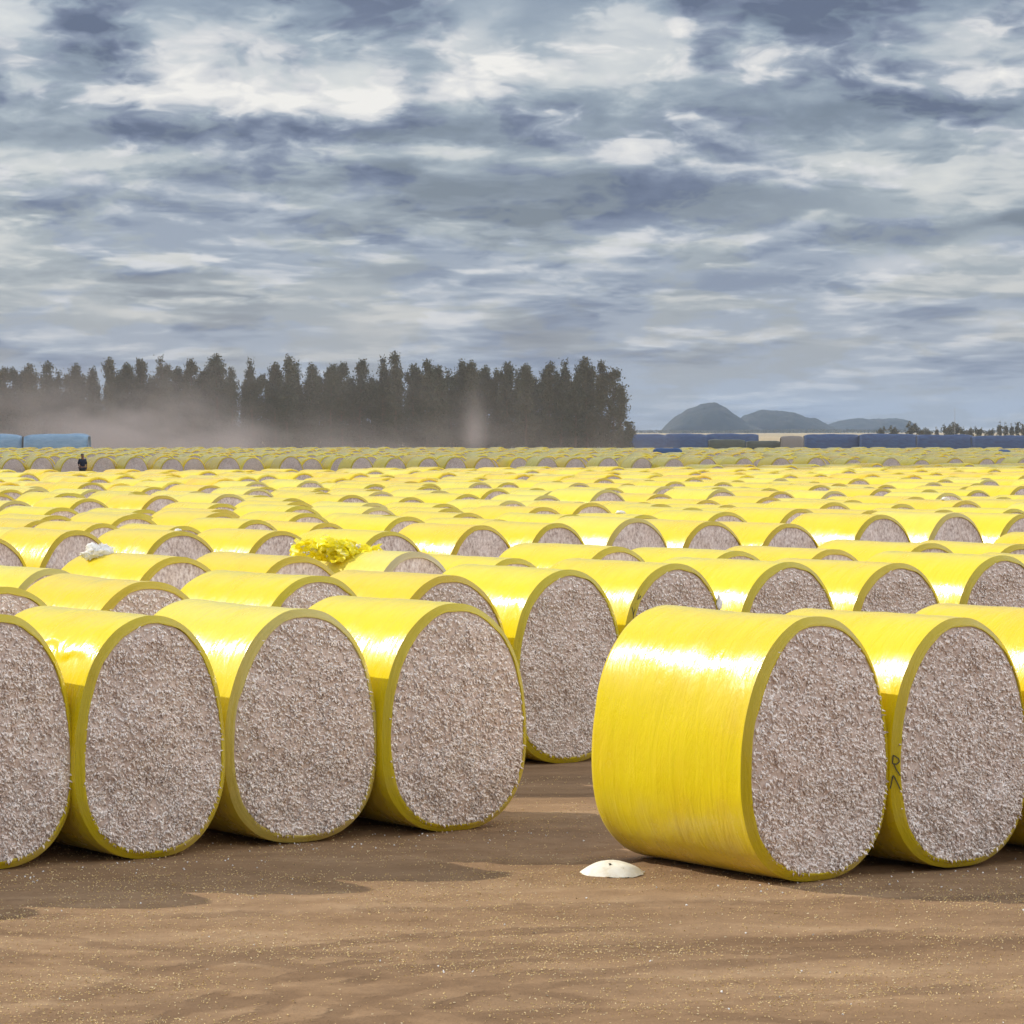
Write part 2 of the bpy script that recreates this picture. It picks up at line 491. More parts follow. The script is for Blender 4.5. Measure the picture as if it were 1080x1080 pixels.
# the mass of small far bales: one object
def far_mass():
    N, NY = 22, 4
    rows = [(y, 0.0) for y in np.linspace(-L/2 + BEV, L/2 - BEV, NY)] + [(L/2 - .01, .08)]
    rows = [(-L/2 + .03, .095), (-L/2, .06), (-L/2 + .02, .02)] + rows
    V, f, UV, _ = loft(rows, N, 77, .02)
    x, z, q = disc_grid(8)
    rho = np.hypot(x, z); t = np.arctan2(z, x); ex, ez = egg(t, .085)
    CV = np.stack([ex * rho, -L/2 + .02 - .045 * (1 - rho**2), HC + (ez - HC) * rho], 1)
    CV2 = CV * np.array([1, -1, 1])
    tv = np.concatenate([V, CV, CV2])
    tuv = np.concatenate([UV, np.zeros((len(CV)*2, 2))])
    tf = f + (q + len(V)).tolist() + (q[:, ::-1] + len(V) + len(CV)).tolist()
    mi = [0] * len(f) + [1] * (2 * len(q))
    AV, AF, AM, AU = [], [], [], []
    for k, (x0, y0, a, sx, sz) in enumerate(stuff_spots):
        c, s = math.cos(a), math.sin(a)
        lx, ly = tv[:, 0] * sx, tv[:, 1] + L/2
        AV.append(np.stack([x0 + c*lx - s*ly, y0 + s*lx + c*ly, tv[:, 2] * sz], 1))
        o = k * len(tv)
        AF += [tuple(i + o for i in ff) for ff in tf]; AM += mi; AU.append(tuv + RNG.uniform(0, 30, 2))
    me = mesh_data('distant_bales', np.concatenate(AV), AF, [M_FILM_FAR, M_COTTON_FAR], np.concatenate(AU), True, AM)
    o = link('distant_bales', me)
    tag(o, 'mass of small yellow bales filling the field up to the trees', 'cotton bales', kind='stuff')
far_mass()

# ------------------------------------------------------------------ marks and scraps on the bales
def ribbon(pts, w, normal, name, mat, parent):
    """pen stroke: narrow strip of small thickness along 3-D points"""
    V, Fc = [], []
    for i, p in enumerate(pts):
        p = Vector(p)
        d = (Vector(pts[min(i+1, len(pts)-1)]) - Vector(pts[max(i-1, 0)])).normalized()
        s = d.cross(normal).normalized() * w / 2
        V += [p - s, p + s, p + s + normal * .003, p - s + normal * .003]
    n = len(pts)
    for i in range(n - 1):
        for k in range(4):
            Fc.append((4*i+k, 4*i+(k+1) % 4, 4*i+4+(k+1) % 4, 4*i+4+k))
    Fc += [(0, 1, 2, 3), (4*n-4, 4*n-1, 4*n-2, 4*n-3)]
    return V, Fc

def writing(root, wrap, edge, t0, strokes, w=.012, lift=.012, size=1.0):
    """strokes in (a, h): a across the rim (0 flank side .. 1 cotton side), h upward in metres"""
    AV, AF = [], []
    zc = HC + .59 * H * math.sin(t0) ** (2/2.14) if math.sin(t0) > 0 else HC - .41 * H * abs(math.sin(t0)) ** (2/2.45)
    for st in strokes:
        pts = []
        dens = []
        for (a0, h0), (a1, h1) in zip(st[:-1], st[1:]):
            for k in range(5): dens.append((a0 + (a1-a0)*k/5, h0 + (h1-h0)*k/5))
        dens.append(st[-1])
        for a, h in dens:
            z = zc + h * size
            if z > HC: tt = math.pi - math.asin(min(1, ((z - HC) / (.59 * H)) ** (2.14/2)))
            else: tt = math.pi + math.asin(min(1, ((HC - z) / (.41 * H)) ** (2.45/2)))
            prof = [(BEV + .06, 0.0), (BEV, 0.0), (.042, .028), (.022, .052), (.002, .072)]
            f = max(0, min(.999, a)) * (len(prof) - 1); i = int(f); f -= i
            yy = prof[i][0] * (1-f) + prof[i+1][0] * f; ins = prof[i][1] * (1-f) + prof[i+1][1] * f
            x, zz = egg(np.array([tt]), ins)
            wob = float(wobble(np.array([tt]), np.array([-L/2 + yy]), writing.seed, .020)[0])
            pts.append((float(x[0]) + (wob + lift*.55) * math.cos(tt) , -L/2 + yy - lift * .8, float(zz[0]) + wob * math.sin(tt)))
        n = Vector((-.6, -.8, 0)).normalized()
        V, Fc = ribbon(pts, w, n, '', None, None)
        o = len(AV); AV += [tuple(v) for v in V]; AF += [tuple(i + o for i in f) for f in Fc]
    o = link('marker_writing', mesh_data('marker_writing', AV, AF, M_INK, smooth=False), edge)
    return o
# "R" and "V" written on their side up the rim
writing.seed = 102
r, w, e = bale_roots['r1']
writing(r, w, e, math.pi + .05, [[(.38, .33), (.36, .22), (.60, .21), (.82, .25), (.74, .29), (.50, .32), (.38, .33)], [(.40, .22), (.62, .13), (.90, .05)],
                                 [(.22, -.12), (.40, .06), (.62, -.03), (.88, -.15)]], w=.010, size=.68)
r, w, e = bale_roots[('b', 5)]
writing.seed = 101
writing(r, w, e, math.pi - .75, [[(.42, .10), (.50, .02), (.62, .10), (.70, .02)], [(.45, -.04), (.75, -.02)], [(.30, -.10), (.55, -.16), (.80, -.24)], [(.60, -.05), (.66, -.2)],
                                 [(.05, .02), (.12, .05), (.16, .01)]], w=.008, size=.8)

def cotton_clump(name, loc, size, label, group=None, n=520, seed=1, cat='cotton tuft', mat=None):
    rng = np.random.default_rng(seed)
    nu, nv = 26, 14
    th = np.linspace(0, 2*np.pi, nu, endpoint=False); ph = np.linspace(-.5*np.pi, .5*np.pi, nv)
    TH, PH = np.meshgrid(th, ph)
    U = np.stack([np.cos(PH)*np.cos(TH), np.cos(PH)*np.sin(TH), np.sin(PH)], -1).reshape(-1, 3)
    rad = .42 * (1 + .75 * fbm(U[:, 0]*2 + seed, U[:, 1]*2, U[:, 2]*2, 3, seed) + .35 * fbm(U[:, 0]*7, U[:, 1]*7, U[:, 2]*7, 2, seed + 3))
    CV = U * rad[:, None] * np.array(size)
    CV[:, 2] = np.maximum(CV[:, 2] + size[2] * .22, -size[2] * .15)
    CF = [(i*nu+k, i*nu+(k+1) % nu, (i+1)*nu+(k+1) % nu, (i+1)*nu+k) for i in range(nv-1) for k in range(nu)]
    k = rng.integers(0, len(CV), n)
    s_ = max(size)
    V, Fc = tufts(CV[k] * .97, U[k] + rng.normal(size=(n, 3)) * .5, rng, (s_ * .03, s_ * .075), (s_ * .015, s_ * .04), .3)
    Fc = CF + [tuple(i + len(CV) for i in f) for f in Fc]
    V = np.concatenate([CV, V])
    o = link(name, mesh_data(name, V, Fc, mat or M_LINT))
    o.location = loc
    return tag(o, label, cat, group)

def on_bale(key, along, t=math.pi/2):
    """world point on the film of a bale: along in metres behind the near face"""
    root = bale_roots[key][0]
    bpy.context.view_layer.update()
    x, z = egg(np.array([t]))
    return root.matrix_world @ Vector((float(x[0]), -L/2 + along, float(z[0])))

p = on_bale(('c', 2), 1.75, math.pi/2 + .25)
cotton_clump('cotton_tuft', p + Vector((0, 0, -.01)), (.42, .3, .22), 'white cotton tuft lying on top of a third-row bale, near the left edge', seed=3)
p = on_bale(('b', 5), .02, .62)
cotton_clump('cotton_tuft', p + Vector((-.03, -.03, .0)), (.10, .08, .20), 'small white cotton wisp on the rim of the second-row bale behind the largest bale', n=60, seed=4)
p = on_bale(('d', 2), .35, math.pi/2 - .1)
cotton_clump('cotton_tuft', p, (.14, .12, .07), 'tiny white cotton scrap on the fourth-row bale above the white tuft', n=50, seed=5)
p = on_bale(('e', 9), .9, math.pi/2)
cotton_clump('cotton_tuft', p, (.2, .16, .10), 'small white cotton scrap on a fifth-row bale right of the middle', n=60, seed=6)
p = on_bale(('f', 11), .8, math.pi/2)
cotton_clump('cotton_tuft', p, (.22, .16, .10), 'small white cotton scrap on a sixth-row bale towards the right', n=60, seed=7)

# crumpled sheet of torn film on a third-row bale
def crumple():
    rng = np.random.default_rng(21)
    V, Fc, UV = [], [], []
    for s in range(24):
        n = 8
        c = rng.normal(size=3) * np.array([.36, .11, .06]); c[0] = max(-.46, min(.62, c[0])); c[2] = abs(c[2]) * (1 - .5 * max(0, c[0])) + .02
        a = rng.normal(size=3); a /= np.linalg.norm(a); b = np.cross(a, rng.normal(size=3)); b /= np.linalg.norm(b); nn = np.cross(a, b)
        o = len(V)
        for i in range(n):
            for j in range(n):
                u, v = (i/(n-1) - .5) * .34, (j/(n-1) - .5) * .30
                p = c + a*u + b*v + nn * rng.normal(0, .035) + rng.normal(size=3) * .014
                p[2] = max(-.10, p[2]); V.append(p); UV.append((u, v))
        Fc += [(o+i*n+j, o+i*n+j+1, o+(i+1)*n+j+1, o+(i+1)*n+j) for i in range(n-1) for j in range(n-1)]
    root = empty('crumpled_film', (0, 0, 0))
    tag(root, 'crumpled pile of torn yellow film lying on top of a third-row bale', 'plastic film')
    link('film_sheet', mesh_data('film_sheet', V, Fc, M_THIN, UV, smooth=False), root)
    for k in range(14):
        P = np.array([rng.normal(0, .28), rng.normal(-.10, .06), abs(rng.normal(.10, .07))]) + rng.normal(size=(7, 3)) * .014
        TV, TF = tufts(P, rng.normal(size=(7, 3)), rng, (.02, .04), (.02, .035))
        link('cotton_scrap', mesh_data('cotton_scrap', TV, TF, M_LINT), root)
    q = on_bale(('c', 4), 1.45, math.pi/2 + .42)
    root.location = q + Vector((0, 0, .02)); root.rotation_euler = (0, R(4), R(-6)); root.scale = (1.15, .95, .80)
crumple()

# low white dome in the dirt
def dome():
    m, nt, p = material('cream_shell')
    obj = nt.node('ShaderNodeTexCoord').outputs['Object']
    n = nt.noise(obj, 9, 6, .65)
    nt.set(p.inputs['Base Color'], nt.ramp(n, [(.3, (.70, .62, .46)), (.5, (.84, .79, .66)), (.75, (.90, .87, .77))]))
    p.inputs['Roughness'].default_value = .7
    nt.set(p.inputs['Normal'], nt.bump(n, .25, .02))
    nr, na = 14, 40
    V, Fc = [], []
    for i in range(nr):
        r_ = i / (nr - 1)
        for k in range(na):
            t = 2 * math.pi * k / na
            e = 1 + .07 * float(vnoise(math.cos(t) * 2, math.sin(t) * 2, 0, 3))
            V.append((.285 * r_ * e * math.cos(t), .30 * r_ * e * math.sin(t), .115 * (1 - r_ ** 2.2) - .02 + .006 * float(vnoise(r_ * 5 * math.cos(t), r_ * 5 * math.sin(t), 1, 4))))
    for i in range(nr - 1):
        for k in range(na):
            Fc.append((i*na+k, i*na+(k+1) % na, (i+1)*na+(k+1) % na, (i+1)*na+k))
    root = empty('white_dome', ((646 - 540) / F * 29.0, 29.0, 0.012))
    tag(root, 'low cream-white dome half buried in the dirt beside the largest bale', 'mound')
    link('shell', mesh_data('shell', V, Fc, m), root)
    rng = np.random.default_rng(5)
    for q in ((-.02, -.12, .075), (.09, -.17, .045)):
        P = np.array([q]) + rng.normal(size=(6, 3)) * .008
        TV, TF = tufts(P, rng.normal(size=(6, 3)), rng, (.012, .02), (.012, .018))
        link('dirt_speck', mesh_data('dirt_speck', TV, TF, M_INK), root)
dome()

# ------------------------------------------------------------------ ground
def ground():
    m, nt, p = material('bare_dirt')
    pos = nt.node('ShaderNodeNewGeometry').outputs['Position']
    sx, sy, sz = nt.sep(pos)
    big = nt.noise(pos, .55, 5, .6)
    mid = nt.noise(pos, 3.2, 6, .62)
    fine = nt.noise(pos, 38, 5, .7)
    grit = nt.noise(pos, 130, 3, .7)
    def tracks(cx, cy, freq, dist, ph):
        dx = nt.math('SUBTRACT', sx, cx); dy = nt.math('SUBTRACT', sy, cy)
        rad = nt.math('SQRT', nt.math('ADD', nt.math('MULTIPLY', dx, dx), nt.math('MULTIPLY', dy, dy)))
        rad = nt.math('ADD', rad, nt.math('MULTIPLY', nt.noise(pos, .8, 3, .5), dist))
        v = nt.comb(nt.math('MULTIPLY', rad, freq), nt.math('MULTIPLY', nt.math('ARCTAN2', dy, dx), 1.6), ph)
        return nt.noise(v, 1.0, 4, .55)
    t1 = tracks(6.0, -14.0, 1.1, .7, 0.0)      # long sweeps of loaders along the row
    t2 = tracks(-3.4, 18.6, 2.1, .35, 4.0)      # tight turn at the near left
    t3 = tracks(30.0, 60.0, 1.6, .4, 9.0)
    near = nt.math('MULTIPLY', nt.maprange(sx, 2.2, -.8, 0, 1, True), nt.maprange(sy, 27.2, 24.0, 0, 1, True))
    tr = nt.math('ADD', nt.math('MULTIPLY', t1, nt.math('SUBTRACT', 1.0, nt.math('MULTIPLY', near, .85))), nt.math('MULTIPLY', t2, nt.math('MULTIPLY', near, .85)))
    tr = nt.math('ADD', nt.math('MULTIPLY', tr, .75), nt.math('MULTIPLY', t3, .25))
    wob = nt.math('MULTIPLY', nt.math('SUBTRACT', nt.noise(pos, 1.3, 3, .5), .5), .34)
    edge_n = nt.math('MULTIPLY', nt.math('SUBTRACT', nt.noise(pos, 9.0, 4, .6), .5), .16)
    patch = nt.noise(pos, 1.1, 3, .55)
    trk = None
    def band(dist, half, k, lim=None):
        nonlocal trk
        d = nt.math('ADD', nt.math('ABSOLUTE', nt.math('ADD', dist, wob)), edge_n)
        m_ = nt.math('MULTIPLY', nt.maprange(d, half, half * .45, 0, 1, True), nt.maprange(patch, .36, .52, .25, k))
        if lim is not None: m_ = nt.math('MULTIPLY', m_, lim)
        trk = m_ if trk is None else nt.math('MAXIMUM', trk, m_)
        return m_
    cdx = nt.math('SUBTRACT', sx, 1.2); cdy = nt.math('SUBTRACT', sy, 21.4)
    crad = nt.math('SQRT', nt.math('ADD', nt.math('MULTIPLY', cdx, cdx), nt.math('MULTIPLY', cdy, cdy)))
    quad = nt.maprange(sx, 1.6, .2, 0, 1, True)
    for r0, hw in ((1.95, .13), (2.45, .12), (3.0, .15), (3.55, .13), (4.4, .18)):
        band(nt.math('SUBTRACT', crad, r0), hw, 1.0, quad)
    for x0, y0, x1, y1, hw in ((-2.6, 22.2, 4.2, 25.2, .22), (-2.6, 23.0, 4.2, 26.1, .20), (-4.2, 24.9, -1.2, 22.6, .16), (-4.2, 25.7, -.4, 23.2, .15), (-4.0, 26.3, 5, 27.6, .22), (-1.5, 21.5, 5, 23.6, .22), (-4.2, 24.2, 1.0, 24.6, .18)):
        ln = math.hypot(x1 - x0, y1 - y0); nx_, ny_ = -(y1 - y0) / ln, (x1 - x0) / ln
        band(nt.math('MULTIPLY_ADD', sx, nx_, nt.math('MULTIPLY_ADD', sy, ny_, -(nx_ * x0 + ny_ * y0))), hw, .85)
    val = nt.math('ADD', nt.math('ADD', nt.math('MULTIPLY', tr, .70), nt.math('MULTIPLY', mid, .19)), nt.math('MULTIPLY', fine, .11))
    c = nt.ramp(val, [(.38, (.195, .116, .060)), (.455, (.255, .157, .083)), (.53, (.315, .198, .107)), (.60, (.40, .265, .15))])
    c = nt.mix(nt.maprange(big, .42, .7, 0, .35), c, (.255, .17, .10, 1))
    c = nt.mix(nt.maprange(grit, .60, .72, 0, .5), c, (.52, .35, .15, 1))
    c = nt.mix(nt.maprange(fine, .40, .28, 0, .55), c, (.10, .062, .036, 1))
    c = nt.mix(nt.math('MULTIPLY', trk, .62), c, nt.mix(mid, (.135, .079, .041, 1), (.18, .108, .058, 1)))
    # beyond the yard: dry stubble plain
    fld = nt.noise(nt.vmath('MULTIPLY', pos, (1, .25, 1)), .012, 5, .6)
    far = nt.ramp(fld, [(.35, (.36, .27, .155)), (.5, (.46, .37, .23)), (.65, (.30, .26, .14))])
    c = nt.mix(nt.maprange(sy, 380, 520, 0, 1, True), c, far)
    nt.set(p.inputs['Base Color'], c)
    p.inputs['Roughness'].default_value = .95
    p.inputs['Specular IOR Level'].default_value = .12
    b = nt.bump(tr, .4, .06)
    b = nt.bump(nt.math('MULTIPLY', trk, -1.0), .5, .03, b)
    b = nt.bump(mid, .5, .05, b)
    b = nt.bump(fine, .55, .02, b)
    b = nt.bump(grit, .35, .006, b)
    nt.set(p.inputs['Normal'], b)
    def axis(lo, hi, step, far_lo, far_hi):
        a = list(np.arange(lo, hi, step)); s = step; q = lo
        while q > far_lo:
            s *= 1.6; q -= s; a.insert(0, max(q, far_lo))
        s = step; q = a[-1]
        while q < far_hi:
            s *= 1.6; q += s; a.append(min(q, far_hi))
        return np.array(a)
    xs = axis(-7, 8, .06, -9000, 9000); ys = axis(20, 34, .06, -600, 13000)
    X, Y = np.meshgrid(xs, ys, indexing='xy')
    fade = np.clip(1 - np.maximum(np.abs(X - .5) - 6.5, 0) / 3, 0, 1) * np.clip((38 - Y) / 5, 0, 1) * np.clip((Y - 17) / 2, 0, 1)
    Zg = .018 * fbm(X * .9, Y * .9, 0, 3, 71) + .012 * fbm(X * 4, Y * 4, 0, 4, 72) + .006 * fbm(X * 13, Y * 13, 0, 2, 75)
    rad = np.hypot(X - 6, Y + 14) + .25 * fbm(X * .8, Y * .8, 0, 2, 73)
    Zg = Zg + .016 * fbm(rad * 2.0, np.arctan2(Y + 14, X - 6) * 1.6, 0, 3, 74)
    Z = (Zg - .012) * fade
    idx = np.arange(X.size).reshape(X.shape)
    q = np.stack([idx[:-1, :-1], idx[:-1, 1:], idx[1:, 1:], idx[1:, :-1]], -1).reshape(-1, 4)
    me = mesh_data('ground', np.stack([X.ravel(), Y.ravel(), Z.ravel()], 1), q, m)
    tag(link('ground', me), 'bare brown dirt yard with tyre tracks', kind='structure')
    return xs, ys, Z
GX, GY, GZ = ground()

def ground_z(x, y):
    i = np.clip(np.searchsorted(GX, x), 1, len(GX)-1); j = np.clip(np.searchsorted(GY, y), 1, len(GY)-1)
    return GZ[j, i]

# straw, husk and lint specks on the dirt
def litter():
    m, nt, p = material('straw_chaff')
    ri = nt.node('ShaderNodeNewGeometry').outputs['Random Per Island']
    nt.set(p.inputs['Base Color'], nt.ramp(ri, [(0, (.50, .33, .13)), (.4, (.70, .50, .20)), (.8, (.74, .56, .27)), (.985, (.76, .64, .40)), (1, (.13, .08, .045))]))
    p.inputs['Roughness'].default_value = .6
    rng = np.random.default_rng(9)
    n = 60000
    y = rng.uniform(20.8, 37, n); x = rng.uniform(-.17, .17, n) * y
    dens = .5 + .5 * fbm(x * .7 + y * .3, y * 1.3, 0, 4, 91)
    keep = rng.uniform(0, 1, n) < np.clip(dens * 2.2 - .55, .06, 1) * np.where(y > 29, .45, 1)
    x, y = x[keep], y[keep]; n = len(x)
    P = np.stack([x, y, ground_z(x, y) + .004], 1)
    D = rng.normal(size=(n, 3)) * np.array([1, 1, .35]) + np.array([0, 0, .15])
    V, Fc = tufts(P, D, rng, (.006, .020), (.004, .009), .1)
    tag(link('straw_litter', mesh_data('straw_litter', V, Fc, m, smooth=False)), 'golden straw and chaff specks scattered over the dirt', 'litter', kind='stuff')
    n = 70
    y = rng.uniform(21.5, 34, n); x = rng.uniform(-.16, .16, n) * y
    base = np.array(list(npos.values()))
    k = rng.integers(0, len(base), 130)
    x = np.concatenate([x, base[k, 0] + rng.normal(0, .55, 130)]); y = np.concatenate([y, base[k, 1] - np.abs(rng.normal(.15, .3, 130))])
    P = np.stack([x, y, ground_z(x, y) + .006], 1); n = len(x)
    V, Fc = tufts(P, rng.normal(size=(n, 3)), rng, (.008, .022), (.008, .018), .2)
    tag(link('lint_scraps', mesh_data('lint_scraps', V, Fc, M_LINT)), 'tiny white lint scraps dropped on the dirt near the front bales', 'lint', kind='stuff')
litter()

# ------------------------------------------------------------------ trees
def leaf_material(name, a, b, c):
    m, nt, p = material(name)
    ri = nt.node('ShaderNodeNewGeometry').outputs['Random Per Island']
    ro = nt.node('ShaderNodeObjectInfo').outputs['Random']
    col = nt.ramp(ri, [(0, a), (.55, b), (1, c)])
    col = nt.mix(1.0, col, nt.ramp(ro, [(0, (.8, .8, .8)), (.5, (1, 1, .95)), (1, (1.25, 1.1, 1.0))]), 'MULTIPLY')
    nt.set(p.inputs['Base Color'], col)
    p.inputs['Roughness'].default_value = .8
    p.inputs['Specular IOR Level'].default_value = .2
    return m
M_LEAF = leaf_material('dark_foliage', (.068, .086, .055), (.100, .112, .075), (.135, .130, .092))
M_LEAF_FAR = leaf_material('far_foliage', (.075, .085, .065), (.105, .11, .085), (.14, .13, .105))  # slightly lighter leaves: distance haze mixed into the colour
M_BARK = simple_mat('bark', (.17, .12, .085), .9, .3, 4, .1, .4)

def tube(path, radii, n=7):
    V, Fc = [], []
    for i, (p, r_) in enumerate(zip(path, radii)):
        p = Vector(p); d = (Vector(path[min(i+1, len(path)-1)]) - Vector(path[max(i-1, 0)])).normalized()
        s = d.orthogonal().normalized(); t = d.cross(s)
        for k in range(n):
            a = 2 * math.pi * k / n
            V.append(p + (s * math.cos(a) + t * math.sin(a)) * r_)
    for i in range(len(path) - 1):
        for k in range(n): Fc.append((i*n+k, i*n+(k+1) % n, (i+1)*n+(k+1) % n, (i+1)*n+k))
    return [tuple(v) for v in V], Fc

def tree_meshes(h, rmax, kind, seed):
    rng = np.random.default_rng(seed)
    V, Fc = [], []
    lean = rng.normal(0, .015, 2)
    def axis(z): return np.array([lean[0]*z + .10*math.sin(z*.5+seed), lean[1]*z, z])
    zs = np.linspace(-.1, h * .96, 9)
    v, f = tube([axis(z) for z in zs], np.linspace(.19, .02, 9)); V += v; Fc += f
    limbs = []
    nl = 64 if kind != 'round' else 30
    for k in range(nl):
        fz = rng.uniform(.08, .97)
        z = h * fz
        prof = {'spire': (1 - fz) ** .75 * .9 + .10, 'column': (1 - fz ** 4) * .85 + .10, 'round': math.sqrt(max(.05, 1 - (2*fz - 1)**2))}[kind]
        if fz < .2: prof *= .55 + fz * 2.2
        ln = rmax * prof * rng.uniform(.55, 1.15)
        a = rng.uniform(0, 2*math.pi)
        up = rng.uniform(.5, 1.3)
        p0 = axis(z); p1 = p0 + np.array([math.cos(a) * ln, math.sin(a) * ln, ln * up * .8])
        pm = (p0 + p1) / 2 + np.array([0, 0, -ln * .10])
        v, f = tube([p0, pm, p1], [.05 * (1.2 - fz), .03 * (1.2 - fz), .012], 5)
        o = len(V); V += v; Fc += [tuple(i + o for i in q) for q in f]
        limbs.append((p0, p1, ln))
    trunk = mesh_data('trunk', V, Fc, M_BARK)
    C = []
    for p0, p1, ln in limbs:
        for k in range(3):
            s = rng.uniform(.3, 1.05)
            C.append(p0 + (p1 - p0) * s + rng.normal(0, .10, 3))
    for k in range(14): C.append(axis(h * rng.uniform(.55, 1.0)) + rng.normal(0, .12, 3))
    C.append(axis(h)); C.append(axis(h * .985)); C.append(axis(h*.96))
    C = np.array(C)
    per = 26
    P = np.repeat(C, per, 0) + rng.normal(size=(len(C)*per, 3)) * np.array([.20, .20, .30])
    P[:, 2] = np.clip(P[:, 2], .25, h * 1.05)
    n = len(P)
    D = rng.normal(size=(n, 3)) * np.array([.6, .6, .5]) + np.array([0, 0, .7])
    D /= np.linalg.norm(D, axis=1, keepdims=True)
    S = np.cross(D, rng.normal(size=(n, 3))); S /= np.linalg.norm(S, axis=1, keepdims=True)
    ln = rng.uniform(.14, .34, n)[:, None]; wd = rng.uniform(.05, .12, n)[:, None]
    LV = np.stack([P, P + D*ln*.5 + S*wd, P + D*ln, P + D*ln*.5 - S*wd], 1).reshape(-1, 3)
    b = (np.arange(n) * 4)[:, None]
    crown = mesh_data('crown', LV, b + np.array([[0, 1, 2, 3]]), M_LEAF, smooth=False)
    return trunk, crown

TREES = [tree_meshes(12.0, 1.7, 'spire', 1), tree_meshes(12.0, 1.5, 'column', 2), tree_meshes(12.0, 2.1, 'spire', 3),
         tree_meshes(12.0, 1.9, 'spire', 4), tree_meshes(12.0, 1.5, 'spire', 5), tree_meshes(12.0, 1.8, 'column', 6)]
BUSHY = tree_meshes(12.0, 2.1, 'column', 8)
SHRUB = tree_meshes(6.0, 1.4, 'round', 9)

# (pixel x of the tip, pixel y of the tip): the skyline of the windbreak
tips = [(4, 391), (22, 394), (34, 388), (50, 385), (66, 394), (80, 389), (100, 391), (115, 383), (133, 387), (150, 382), (165, 381), (176, 388),
        (203, 383), (216, 392), (231, 378), (245, 391), (268, 383), (290, 388), (302, 379), (312, 385), (327, 387), (349, 388), (361, 386), (380, 383),
        (404, 381), (417, 375), (434, 388), (450, 383), (462, 389), (487, 384), (497, 386), (512, 391), (533, 386), (555, 389), (580, 385), (591, 384), (606, 390), (620, 381), (634, 384)]
tree_list = []
for px, py in tips:
    tree_list.append((px, py, 418 + random.uniform(-3, 3)))
for px in range(-30, 640, 11):
    tree_list.append((px + random.uniform(-5, 5), random.uniform(391, 407), 424 + random.uniform(-2, 8)))
for px in range(-24, 634, 14):
    tree_list.append((px + random.uniform(-5, 5), random.uniform(396, 414), 434 + random.uniform(-2, 6)))
tree_list.append((645, 392, 417)); tree_list.append((654, 408, 416))
tree_list.sort()
n_t = len(tree_list)
for i, (px, py, Z) in enumerate(tree_list):
    x = (px - 540) / F * Z
    h = CAMH + (455 - py) / F * Z
    b = n_t - i
    tall = 'tall' if py < 392.5 else 'shorter'
    if b == 1: lab = 'slim tree ending the dark windbreak at its right end'
    elif b == 2: lab = 'bushy tree second from the right end of the dark windbreak'
    elif i < 55: lab = '%s dark windbreak tree number %d from its left end' % (tall, i + 1)
    else: lab = '%s dark windbreak tree number %d from its right end' % (tall, b)
    t = empty('pine_tree', (x, Z, 0), random.uniform(0, 6.28), (h/12 * random.uniform(.95, 1.15),) * 2 + (h/12,))
    tag(t, lab, 'tree', 'trees of the tall dark windbreak')
    tm = BUSHY if b in (2, 4) else TREES[random.randrange(len(TREES))]
    link('trunk', tm[0], t); link('crown', tm[1], t)
for px, lab in ((663, 'low shrub at the foot of the windbreak, right end'), (571, None)):
    if lab:
        Z = 410; t = empty('shrub', ((px - 540) / F * Z, Z, 0), 1.0, (.8, .8, .8))
        tag(t, lab, 'shrub'); link('trunk', SHRUB[0], t); link('crown', SHRUB[1], t)

# scattered small trees far out on the right
def far_tree_mesh(seed, tall):
    rng = np.random.default_rng(seed)
    h = 7.0 if tall else 4.6; r = .9 if tall else 1.7
    v, f = tube([(0, 0, -.1), (0.05, 0, h*.4), (0, 0, h*.85)], [.2, .14, .03], 6)
    C = rng.normal(size=(60, 3)) * np.array([r*.5, r*.5, h*.2]) + np.array([0, 0, h*.62])
    P = np.repeat(C, 14, 0) + rng.normal(size=(60*14, 3)) * .22
    n = len(P); D = rng.normal(size=(n, 3)); D /= np.linalg.norm(D, axis=1, keepdims=True)
    S = np.cross(D, rng.normal(size=(n, 3))); S /= np.linalg.norm(S, axis=1, keepdims=True)
    LV = np.stack([P, P + D*.3 + S*.22, P + D*.6, P + D*.3 - S*.22], 1).reshape(-1, 3)
    b = (np.arange(n) * 4)[:, None] + len(v)
    fq = (b + np.array([[0, 1, 2, 3]])).tolist()
    return mesh_data('distant_tree', np.concatenate([np.array(v), LV]), list(f) + fq, [M_BARK, M_LEAF_FAR], smooth=False, midx=[0]*len(f) + [1]*n)
FT = [far_tree_mesh(50, True), far_tree_mesh(51, True)]; FR = [far_tree_mesh(52, False), far_tree_mesh(53, False)]
far_trees = [(942, 450, 0), (962, 446, 0), (972, 452, 0), (978, 452, 0), (988, 450, 1), (999, 448, 0), (1004, 447, 0), (1009, 447, 0), (1016, 452, 0), (1023, 451, 0),
             (1032, 450, 0), (1045, 452, 0), (1054, 444, 1), (1061, 445, 1), (1067, 446, 1), (1073, 444, 1), (1079, 446, 1), (930, 451, 0)]
far_trees.sort()
for i, (px, py, tall) in enumerate(far_trees):
    Z = 1500 + random.uniform(-40, 40)
    h = CAMH + (455 - py) / F * Z
    me = random.choice(FT if tall else FR)
    o = link('distant_tree', me); o.location = ((px - 540) / F * Z, Z, 0)
    s = h / (7.0 if tall else 4.6)
    o.scale = (s * .8, s * .8, s * .86)
    o.rotation_euler = (0, 0, random.uniform(0, 6))
    b = len(far_trees) - i
    pos = ('leftmost' if i == 0 else ORD[i+1] + ' from the left') if i < 9 else ('rightmost' if b == 1 else ORD[b] + ' from the right')
    tag(o, '%s tiny tree on the plain beyond the blue stacks, %s' % ('slender' if tall else 'round', pos), 'tree', 'tiny trees far out on the plain')

